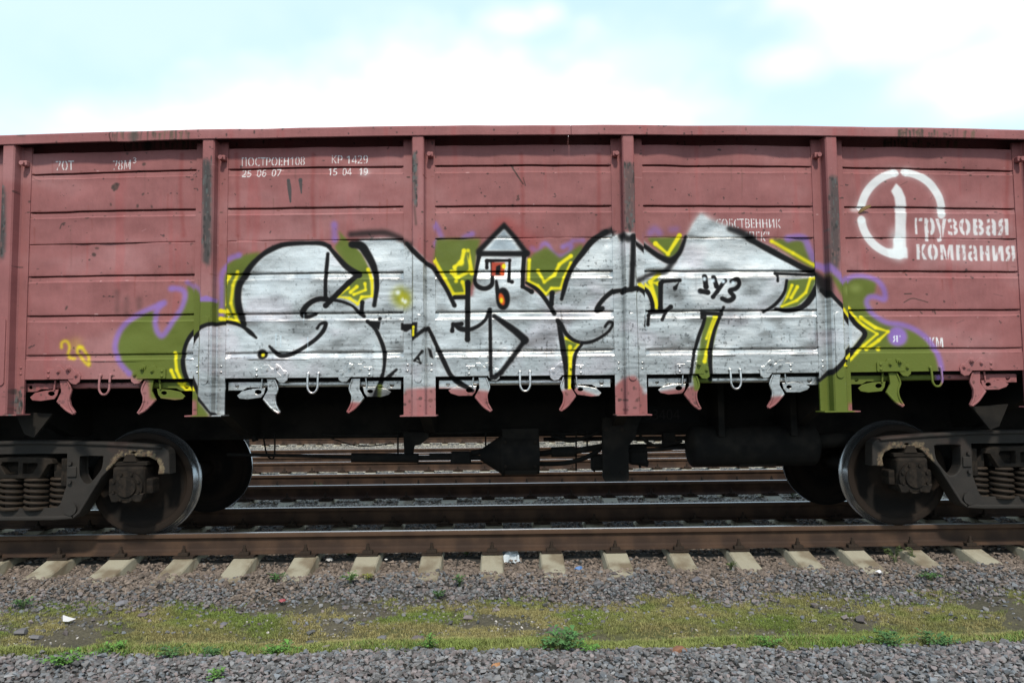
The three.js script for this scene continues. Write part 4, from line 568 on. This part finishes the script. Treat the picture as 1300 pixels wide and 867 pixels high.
function frameGeo() {
  const half = [[0, 1.05], [0.3, 1.046], [0.74, 1.03], [1.11, 1.003], [1.207, 0.99], [1.245, 0.965], [1.258, 0.93], [1.265, 0.757], [1.163, 0.755], [1.172, 0.824], [1.15, 0.87], [1.083, 0.905], [0.828, 0.905], [0.7, 0.742], [0.607, 0.6], [0.517, 0.437], [0.46, 0.392], [0.3, 0.382], [0, 0.382]];
  const s = shapeOf(mirrorX(half));
  for (const d of [1, -1]) { const p = new THREE.Path(), v = [[0.495, 0.93], [0.69, 0.93], [0.705, 0.9], [0.69, 0.8], [0.6, 0.68], [0.56, 0.668], [0.52, 0.69], [0.483, 0.76], [0.478, 0.9]].map(([a, b]) => V3(d * a, b, 0)); new THREE.CatmullRomCurve3(v, true, 'catmullrom', 0.4).getPoints(40).forEach((q, i) => (i ? p.lineTo(q.x, q.y) : p.moveTo(q.x, q.y))); s.holes.push(p); s.holes.push(roundHole(d * 0.955, 0.945, 0.035, 0.022)); }
  s.holes.push(new THREE.Path([[0.395, 0.955], [0.395, 0.66], [0.345, 0.5], [0.31, 0.47], [-0.31, 0.47], [-0.345, 0.5], [-0.395, 0.66], [-0.395, 0.955]].map(([a, b]) => new THREE.Vector2(a, b))));
  const g = slab(s, -0.075, 0.075, 0.012), list = [g];
  // flanges that give the casting its I section: top lip and diagonal strut lips
  list.push(slab(mirrorX([[0, 1.056], [0.3, 1.052], [0.74, 1.036], [1.1, 1.01], [1.2, 0.995], [1.19, 0.975], [0.74, 1.005], [0.3, 1.02], [0, 1.024]]), -0.095, 0.095, 0.01), slab(mirrorX([[0, 0.376], [0.3, 0.376], [0.45, 0.386], [0.44, 0.42], [0.3, 0.412], [0, 0.412]]), -0.095, 0.095, 0.01));
  for (const d of [1, -1]) { list.push(slab([[0.842, 0.9], [0.69, 0.735], [0.51, 0.43], [0.46, 0.39], [0.45, 0.41], [0.5, 0.455], [0.665, 0.745], [0.82, 0.92]].map(([a, b]) => [d * a, b]), -0.095, 0.095, 0.008), cyl(0.055, 0.2, 'z', d * 0.43, 0.47, 0, 20), box(...[d * 0.39, d * 0.47].sort((a, b) => a - b), 0.74, 0.83, 0, 0.09, 0.008), cyl(0.018, 0.03, 'z', d * 0.415, 0.86, 0.085, 8), cyl(0.018, 0.03, 'z', d * 0.415, 0.7, 0.085, 8)); }
  const m = merge(list); const p = m.attributes.position, u = m.attributes.uv; for (let i = 0; i < p.count; i++) u.setXY(i, p.getX(i), p.getY(i)); return m;
}
const geo = { frame: frameGeo(),
  box: (() => { const a = [box(-0.14, 0.14, 0.53, 0.83, -0.12, 0.1, 0.03), box(-0.19, 0.19, 0.585, 0.72, -0.1, 0.05, 0.015), slab([[-0.15, 0.6], [-0.125, 0.53], [-0.09, 0.525], [-0.05, 0.54], [0.05, 0.54], [0.09, 0.525], [0.125, 0.53], [0.15, 0.6]], 0.06, 0.13, 0.01), cyl(0.135, 0.03, 'z', 0, AY, 0.11, 32), cyl(0.092, 0.03, 'z', 0, AY, 0.13, 32, 0.085)]; for (let i = 0; i < 8; i++) { const t = i * Math.PI / 4 + 0.39; a.push(cyl(0.014, 0.02, 'z', Math.cos(t) * 0.115, AY + Math.sin(t) * 0.115, 0.13, 6)); } return merge(a); })(),
  adapter: merge([box(-0.15, 0.15, 0.83, 0.868, -0.09, 0.07, 0.01), slab([[-0.06, 0.866], [0.06, 0.866], [0.035, 0.93], [-0.035, 0.93]], -0.05, 0.078, 0.006)]),
  spring: (() => { class Coil extends THREE.Curve { getPoint(t, o = V3(0, 0, 0)) { const a = t * Math.PI * 2 * 5.4; return o.set(Math.cos(a) * 0.086, 0.475 + clamp(t * 1.1 - 0.05) * 0.245, Math.sin(a) * 0.086); } } return merge([new THREE.TubeGeometry(new Coil(), 130, 0.0165, 8), cyl(0.055, 0.22, 'y', 0, 0.59, 0, 16), cyl(0.1, 0.012, 'y', 0, 0.471, 0, 20)]); })(),
  bolster: (() => { const win = (d) => new THREE.Path([[0.016, 0.875], [0.15, 0.875], [0.165, 0.85], [0.12, 0.775], [0.1, 0.768], [0.016, 0.768]].map(([a, b]) => new THREE.Vector2(d * a, b))), s = shapeOf(mirrorX([[0, 0.918], [0.2, 0.91], [0.27, 0.895], [0.285, 0.86], [0.24, 0.85], [0.19, 0.77], [0.17, 0.735], [0, 0.735]])); s.holes.push(win(1), win(-1)); return merge([slab(s, 0.03, 0.11, 0.008), box(-0.2, 0.2, 0.735, 0.92, -0.2, 0.028, 0.01), ...[-1, 1].map((d) => box(Math.min(d * 0.33, d * 0.385), Math.max(d * 0.33, d * 0.385), 0.66, 0.9, -0.06, 0.07, 0.008)), ...[-1, 1].map((d) => slab([[0.26, 0.87], [0.335, 0.8], [0.335, 0.72], [0.26, 0.74]].map(([a, b]) => [d * a, b]), -0.05, 0.05, 0.006))]); })(),
};
for (const c of [axleL - AX, axleR + AX]) {
  const put = (name, g, m, x, y, z, parent = wagon, turn = 0) => { const o = new THREE.Mesh(g, m); o.name = name; const h = parent === wagon; o.position.set(x - (h ? XC : 0), y - (h ? 0.2 : 0), z); o.rotation.y = turn; parent.add(o); return o; };
  for (const s of [1, -1]) {
    const t = s > 0 ? 0 : Math.PI;
    put('bogie_side_frame', geo.frame, M.sideFrame, c, 0, s * 1.02, wagon, t);
    for (const d of [-1, 1]) { const b = put('axle_box', geo.box, M.casting, c + d * AX, 0, s * 1.03, wagon, t); put('adapter', geo.adapter, M.casting, 0, 0, 0, b); }
    for (const u of [-0.105, 0.105]) put('spring', geo.spring, M.spring, c + u, 0, s * 1.045, wagon, t);
    for (const u of [-0.295, 0.295]) put('spring', geo.spring, M.spring, c + u, 0, s * 0.985, wagon, t);
    put('bolster_end', geo.bolster, M.casting, c, 0, s * 1.02, wagon, t);
  }
  W('bogie_bolster', [box(c - 0.22, c + 0.22, 0.72, 1.02, -0.95, 0.95, 0.02), cyl(0.22, 0.1, 'y', c, 1.05, 0, 24)], M.underframe, wagon, free);
  for (const d of [-1, 1]) {
    const x = c + d * AX, w = W('wheelset', cyl(0.08, 2.1, 'z', x, AY, 0, 20), M.wheelFace, wagon, free);
    for (const s of [1, -1]) { const g = wheelGeo, wh = put('wheel', g, M.wheelFace, x - XC, AY - 0.2, s * 0.852, w, s > 0 ? 0 : Math.PI), tr = put('tread', treadGeo, M.tread, x - XC, AY - 0.2, s * 0.852, w, s > 0 ? 0 : Math.PI); }
    W('brake_beam', [box(x - d * 0.56 - 0.04, x - d * 0.56 + 0.04, 0.55, 0.66, -0.85, 0.85, 0.01), ...[1, -1].map((s) => box(Math.min(x - d * 0.54, x - d * 0.485), Math.max(x - d * 0.54, x - d * 0.485), 0.5, 0.8, s * 0.8 - 0.04, s * 0.8 + 0.04, 0.01))], M.underframe, wagon, free);
  }
}

// ================================================================ GRASS, WEEDS, LOOSE STONES AND LITTER
seed = 4242;
const leafMat = (r, g, b) => std({ color: new THREE.Color().setRGB(r, g, b), roughness: 0.8, side: THREE.DoubleSide });
function blade(P, C, x, z, y, h, lean, dir, w, c) {   // one grass blade: two bent quads ending in a point
  const dx = Math.cos(dir), dz = Math.sin(dir), px = -dz * w, pz = dx * w, a = [x, y, z], b = [x + dx * lean * 0.35, y + h * 0.6, z + dz * lean * 0.35], t = [x + dx * lean, y + h, z + dz * lean];
  const v = [[a[0] - px, a[1], a[2] - pz], [a[0] + px, a[1], a[2] + pz], [b[0] + px * 0.8, b[1], b[2] + pz * 0.8], [b[0] - px * 0.8, b[1], b[2] - pz * 0.8], t];
  for (const i of [0, 1, 2, 0, 2, 3, 3, 2, 4]) { P.push(...v[i]); C.push(...c); }
}
function bladeMesh(P, C, m) { const g = new THREE.BufferGeometry(); g.setAttribute('position', new THREE.Float32BufferAttribute(P, 3)); g.setAttribute('color', new THREE.Float32BufferAttribute(C, 3)); g.computeVertexNormals(); return new THREE.Mesh(g, m); }
const grassMat = std({ vertexColors: true, roughness: 0.85, side: THREE.DoubleSide });
{
  const tufts = [0, 1, 2, 3, 4].map(() => { const P = [], C = []; for (let i = 0; i < 22; i++) { const v = rr(0.75, 1.2); blade(P, C, rr(-0.8, 0.8), rr(-0.8, 0.8), -0.1, rr(0.5, 1.15), rr(0.1, 0.9), rr(0, 6.28), rr(0.035, 0.07), [v, v, v * 0.9]); } return bladeMesh(P, C, grassMat).geometry; });
  const lists = tufts.map(() => []), m = new THREE.Matrix4(), q = new THREE.Quaternion();
  for (let i = 0; i < 72000; i++) {
    const x = rr(-6.2, 6.2), z = rr(1.62, 2.75), g = grassiness(x, z); if (rnd() > g) continue;
    const patch = fbm(x * 1.6 + 3, z * 2.4 + 8, 4), rut = Math.exp(-(((z - 2.28) / 0.1) ** 2)), edge = smooth(2.36, 2.5, z) * smooth(2.72, 2.62, z);
    if (rnd() > smooth(0.3, 0.54, patch) * 0.9 * (1 - 0.75 * rut * smooth(0.35, 0.6, noise(x * 0.8 + 30, 3.2))) + 0.55 * edge) continue;
    const dry = smooth(0.72, 0.36, fbm(x * 2.1 + 50, z * 3.1, 3)) * (1 - 0.7 * edge), s = rr(0.01, 0.024) * (1 + 1.1 * edge * rnd()), v = rr(0.75, 1.2);
    lists[i % 5].push([x, groundH(x, z), z, s, [lerp(0.19, 0.34, dry) * v, lerp(0.245, 0.29, dry) * v, lerp(0.055, 0.13, dry) * v]]);
  }
  for (let i = 0; i < 700; i++) { const x = rr(-6, 6), z = lerp(2.42, 2.68, Math.sqrt(rnd())); if (rnd() > grassiness(x, z) + 0.25 || noise(x * 1.4 + 60, 2) < 0.42) continue; const d = rnd() < 0.35, v = rr(0.7, 1.2); lists[i % 5].push([x, groundH(x, z), z, rr(0.03, 0.058), d ? [0.3 * v, 0.26 * v, 0.13 * v] : [0.12 * v, 0.22 * v, 0.045 * v]]); }
  const root = struct(new THREE.Group(), 'grass', 'stuff');
  tufts.forEach((g, k) => { const im = new THREE.InstancedMesh(g, grassMat, lists[k].length); im.name = 'tufts'; lists[k].forEach(([x, y, z, s, c], i) => { q.setFromAxisAngle(V3(0, 1, 0), rr(0, 6.28)); im.setMatrixAt(i, m.compose(V3(x, y, z), q, V3(s * 1.25, s, s * 1.25))); im.setColorAt(i, new THREE.Color().setRGB(...c)); }); root.add(im); });
}
// a leafy weed: stems with alternating pointed leaves, all one plant
function weed(px, py, h, spread, kind, label, z0) {
  const [x, z] = z0 ?? onGround(px, py, -0.26), y = groundH(x, z) + (z < 1.8 && z > 0.8 ? 0.02 : 0), P = [], C = [], stems = [];
  const tone = { bright: [0.1, 0.22, 0.035], dark: [0.065, 0.15, 0.04], yellow: [0.2, 0.2, 0.03], olive: [0.1, 0.14, 0.04] }[kind];
  const n = Math.round(5 + spread * 70);
  for (let s = 0; s < n; s++) {
    const d = rr(0, 6.28), l = spread * rr(0.35, 1), hh = h * rr(0.45, 1.05), tip = [x + Math.cos(d) * l, y + hh * (1 - 0.35 * l / spread), z + Math.sin(d) * l], mid = [x + Math.cos(d) * l * 0.4, y + hh * 0.7, z + Math.sin(d) * l * 0.4];
    stems.push(rod([[x + rr(-0.01, 0.01), y - 0.02, z + rr(-0.01, 0.01)], mid, tip], 0.0016, 4));
    for (let k = 0; k < 7; k++) {
      const t = 0.25 + 0.75 * k / 6, u = t < 0.5 ? t * 2 : (t - 0.5) * 2, a = t < 0.5 ? [x, y, z] : mid, b = t < 0.5 ? mid : tip, o = [0, 1, 2].map((i) => lerp(a[i], b[i], u));
      const ld = d + (k % 2 ? 1 : -1) * rr(0.5, 1.3), ll = rr(0.6, 1.1) * (0.018 + spread * 0.16), w = ll * rr(0.2, 0.34), up = rr(-0.2, 0.55) * ll, v = rr(0.7, 1.35), c = tone.map((q) => q * v);
      const dx = Math.cos(ld), dz = Math.sin(ld), mx = o[0] + dx * ll * 0.5, my = o[1] + up * 0.7 + ll * 0.12, mz = o[2] + dz * ll * 0.5, e = [o[0] + dx * ll, o[1] + up, o[2] + dz * ll];
      const L = [mx - dz * w, my + ll * 0.05, mz + dx * w], R = [mx + dz * w, my + ll * 0.05, mz - dx * w], Mi = [mx, my, mz];
      for (const tri of [[o, R, Mi], [o, Mi, L], [Mi, R, e], [L, Mi, e]]) for (const p of tri) { P.push(...p); C.push(...c); }
    }
  }
  const t = top(new THREE.Group(), 'weed_plant', label, 'weed', 'weeds growing in the ballast and grass'); t.position.set(x, y, z);
  const lv = bladeMesh(P, C, grassMat); lv.geometry.translate(-x, -y, -z); lv.name = 'leaves'; const sm = new THREE.Mesh(merge(stems).translate(-x, -y, -z), stemMat); sm.name = 'stems'; t.add(lv, sm); return t;
}
const stemMat = leafMat(0.09, 0.12, 0.04);
weed(84, 846, 0.09, 0.16, 'bright', 'low bright green leafy weed at the gravel edge below the white paper scrap');
weed(28, 783, 0.07, 0.1, 'dark', 'small dark green weed at the upper grass edge, nearest the left border');
weed(218, 832, 0.08, 0.12, 'dark', 'dark broad leaved weed on the lower grass edge, right of the bright leafy weed');
weed(142, 824, 0.07, 0.1, 'bright', 'thin green weed on the lower grass edge just right of the white paper scrap');
weed(262, 830, 0.07, 0.11, 'dark', 'dark low weed on the lower grass edge below the left wheel');
weed(272, 866, 0.06, 0.08, 'bright', 'small bright weed alone in the front gravel, cut by the lower picture border');
weed(350, 763, 0.06, 0.08, 'dark', 'dark weed in the ballast under the fifth sleeper from the left');
weed(444, 764, 0.1, 0.09, 'bright', 'upright bright green weed at the upper grass edge below the sixth sleeper');
weed(467, 762, 0.05, 0.06, 'yellow', 'yellowing weed in the gravel right beside the upright bright green one');
weed(441, 735, 0.05, 0.05, 'bright', 'little green weed touching the left side of the seventh sleeper from the left');
weed(565, 731, 0.04, 0.05, 'bright', 'tiny weed between the seventh and eighth sleeper, close to the eighth');
weed(593, 735, 0.07, 0.06, 'bright', 'green weed in the ballast just left of the ninth sleeper, near the white plastic bag');
weed(555, 771, 0.07, 0.07, 'dark', 'left one of two dark weeds at the upper grass edge below the eighth sleeper');
weed(584, 764, 0.1, 0.07, 'dark', 'right, taller one of two dark weeds at the upper grass edge below the eighth sleeper');
weed(353, 820, 0.08, 0.16, 'bright', 'wide bright weed on the lower grass edge below the fifth sleeper from the left');
weed(545, 822, 0.14, 0.08, 'bright', 'single tall broad leaf weed standing on the lower grass edge below the graffiti middle');
weed(711, 822, 0.12, 0.24, 'dark', 'largest dark leafy clump of weed on the lower grass edge, right of the middle');
weed(749, 826, 0.06, 0.1, 'bright', 'pale green weed right beside the largest dark leafy clump');
weed(929, 752, 0.08, 0.05, 'olive', 'small olive weed in the ballast under the rightmost yellow graffiti stem');
weed(1128, 818, 0.1, 0.16, 'dark', 'left one of two spreading dark weeds on the grass edge below the right wheel');
weed(1188, 818, 0.09, 0.17, 'dark', 'right one of two spreading dark weeds on the grass edge below the right wheel');
weed(978, 818, 0.08, 0.1, 'bright', 'green weed on the lower grass edge below the yellow arrow of the graffiti');
weed(1135, 712, 0.17, 0.09, 'olive', 'taller ragged weed growing between the third and second last sleeper on the right', onGround(1137, 712, -0.08));
weed(1160, 710, 0.16, 0.06, 'olive', 'thin weed leaning over the second last concrete sleeper on the right', onGround(1161, 712, -0.08));
weed(1183, 757, 0.06, 0.1, 'dark', 'flat dark weed at the upper grass edge below the right wheel');
for (const [px, h, l] of [[306, 0.13, 'weed beyond the far rail, closest to the dark left wheel'], [343, 0.2, 'slim weed seen under the wagon, second right of the dark wheel'], [404, 0.32, 'tallest weed seen under the wagon beside a stained sleeper'], [448, 0.14, 'low weed seen under the wagon right of the tallest one there'], [1008, 0.12, 'small weed seen under the wagon at the right dark wheel']]) weed(0, 0, h, 0.1, 'olive', l, onGround(px, 632, -0.04));

// single stones that lie apart in the grass
seed = 777;
function stone(px, py, r, c, label) { const [x, z] = onGround(px, py, -0.28), m = std({ color: new THREE.Color().setRGB(...c), roughness: 0.95, flatShading: true, bumpMap: fineBump, bumpScale: 0.004 }); const pts = []; for (let i = 0; i < 26; i++) { const v = V3(rr(-1, 1), rr(-1, 1), rr(-1, 1)).normalize(); pts.push(V3(v.x * r * 1.25, v.y * r * 0.55, v.z * r)); } const o = top(new THREE.Mesh(new ConvexGeometry(pts), m), 'loose_stone', label, 'stone', 'loose stones lying in the grass'); o.position.set(x, groundH(x, z) + r * 0.32, z); o.rotation.y = rr(0, 6); }
stone(26, 806, 0.05, [0.15, 0.14, 0.14], 'left one of two dark stones lying near the left border in the grass');
stone(27 + 18, 809, 0.04, [0.16, 0.15, 0.15], 'right one of two dark stones lying near the left border in the grass');
stone(154, 781, 0.045, [0.2, 0.19, 0.2], 'grey flat stone at the upper grass edge right of the paper scrap');
stone(181, 788, 0.038, [0.14, 0.11, 0.11], 'brownish stone in the grass below the left wheel');
stone(283, 796, 0.03, [0.16, 0.15, 0.16], 'small grey stone in the grass below the fourth sleeper from the left');
stone(306, 832, 0.042, [0.22, 0.2, 0.22], 'pale grey stone on the lower grass edge left of the wide bright weed');
stone(396, 812, 0.04, [0.11, 0.1, 0.1], 'black pointed stone lying in the earth rut below the graffiti');
stone(485, 810, 0.04, [0.17, 0.16, 0.17], 'grey stone in the earth rut, left of a group of three');
stone(530, 810, 0.045, [0.15, 0.12, 0.12], 'rounded brown-grey stone in the earth rut, right of a group of three');
stone(594, 790, 0.04, [0.22, 0.18, 0.17], 'pinkish stone in the grass below the white plastic bag');
stone(706, 802, 0.055, [0.12, 0.09, 0.085], 'dark reddish stone in the grass above the largest leafy clump');
stone(807, 829, 0.045, [0.22, 0.2, 0.21], 'grey stone standing up on the lower grass edge right of the middle');
stone(862, 831, 0.05, [0.24, 0.11, 0.06], 'orange-brown brick fragment on the front gravel edge');
stone(1094, 788, 0.05, [0.1, 0.085, 0.085], 'dark stone lying in the grass under the right half of the wagon');
stone(885, 763, 0.05, [0.15, 0.14, 0.15], 'dark grey stone at the upper grass edge below the yellow graffiti stem');
stone(760, 765, 0.05, [0.16, 0.15, 0.15], 'brown-grey stone at the upper grass edge below the third post');

// litter
function crumple(w, d, h, n, amp) { const g = new THREE.PlaneGeometry(w, d, n, n).rotateX(-Math.PI / 2), p = g.attributes.position; for (let i = 0; i < p.count; i++) { const x = p.getX(i), z = p.getZ(i), e = 1 - Math.max(Math.abs(x) / w, Math.abs(z) / d) * 2; p.setY(i, h * smooth(-0.02, 0.7, e) + (noise(x * 60 + 9, z * 60) - 0.5) * amp); p.setX(i, x + (noise(x * 40, z * 40 + 20) - 0.5) * amp); p.setZ(i, z + (noise(x * 40 + 70, z * 40) - 0.5) * amp); } const q = g.toNonIndexed(); q.computeVertexNormals(); return q; }
{
  let [x, z] = onGround(649, 712, -0.08);
  const bag = top(new THREE.Mesh(crumple(0.17, 0.14, 0.09, 12, 0.05), new THREE.MeshPhysicalMaterial({ color: new THREE.Color(0.62, 0.68, 0.72), roughness: 0.35, transmission: 0.2, side: THREE.DoubleSide })), 'plastic_bag', 'crumpled white plastic bag against the near rail between two sleepers', 'plastic bag'); bag.position.set(x, -0.075, z);
  [x, z] = onGround(86, 797, -0.28);
  const sh = shapeOf([[-0.065, 0.045], [0.0, 0.02], [0.055, 0.0], [0.01, -0.03], [-0.03, -0.025]]), pg = new THREE.ShapeGeometry(sh).rotateX(-1.15), pp = new THREE.Mesh(pg, std({ color: new THREE.Color(0.62, 0.6, 0.58), roughness: 0.7, side: THREE.DoubleSide })); pp.geometry.translate(0, 0.03, 0);
  top(pp, 'paper_scrap', 'torn white paper scrap lying tilted in the grass on the left', 'paper scrap').position.set(x, groundH(x, z) + 0.012, z);
  const bit = (px, py, y, w, c, name, label) => { const [a, b] = onGround(px, py, y), o = top(new THREE.Mesh(crumple(w, w * 0.7, w * 0.3, 5, w * 0.35), std({ color: new THREE.Color().setRGB(...c), roughness: 0.6, side: THREE.DoubleSide })), name, label, 'litter', 'small litter along the track'); o.position.set(a, Math.max(y, groundH(a, b)) + 0.02, b); return o; };
  bit(735, 725, -0.12, 0.07, [0.1, 0.2, 0.42], 'wrapper', 'small blue wrapper lying in the ballast right of the tenth sleeper');
  bit(1116, 729, -0.1, 0.05, [0.7, 0.68, 0.7], 'paper_scrap', 'small white scrap below the third last sleeper on the right');
  bit(490, 716, -0.09, 0.03, [0.65, 0.63, 0.6], 'paper_scrap', 'tiny white scrap just right of the seventh sleeper, by the rail');
  bit(418, 717, -0.09, 0.06, [0.42, 0.4, 0.38], 'paper_scrap', 'greyish paper scrap between the fifth and seventh sleeper from the left');
  bit(358, 766, -0.2, 0.05, [0.3, 0.05, 0.06], 'wrapper', 'small dark red wrapper beside the dark weed in the ballast');
  bit(1148, 702, -0.06, 0.05, [0.7, 0.7, 0.66], 'paper_scrap', 'white scrap caught between the two tall weeds by the right sleepers');
  bit(630, 852, -0.25, 0.06, [0.35, 0.16, 0.06], 'dead_leaf', 'orange-brown dead leaf on the front gravel, low in the middle');
  const [px, pz] = onGround(342, 597, 0.0); const pk = top(new THREE.Mesh(box(-0.13, 0.13, 0, 0.06, -0.05, 0.05, 0.02), std({ color: new THREE.Color(0.85, 0.8, 0.8), roughness: 0.5 })), 'carton', 'bright white carton lying between the tracks seen under the wagon', 'carton'); pk.position.set(px, 0, pz);
  for (const s of [-1, 1]) { const e = new THREE.Mesh(box(s > 0 ? 0.131 : -0.145, s > 0 ? 0.145 : -0.131, 0.004, 0.056, -0.046, 0.046, 0.003), std({ color: new THREE.Color(0.6, 0.08, 0.08), roughness: 0.5 })); e.name = 'end_flap'; pk.add(e); }
}

scene.traverse((o) => { if (o.isMesh) { o.castShadow = true; o.receiveShadow = true; } });
renderer.render(scene, camera);
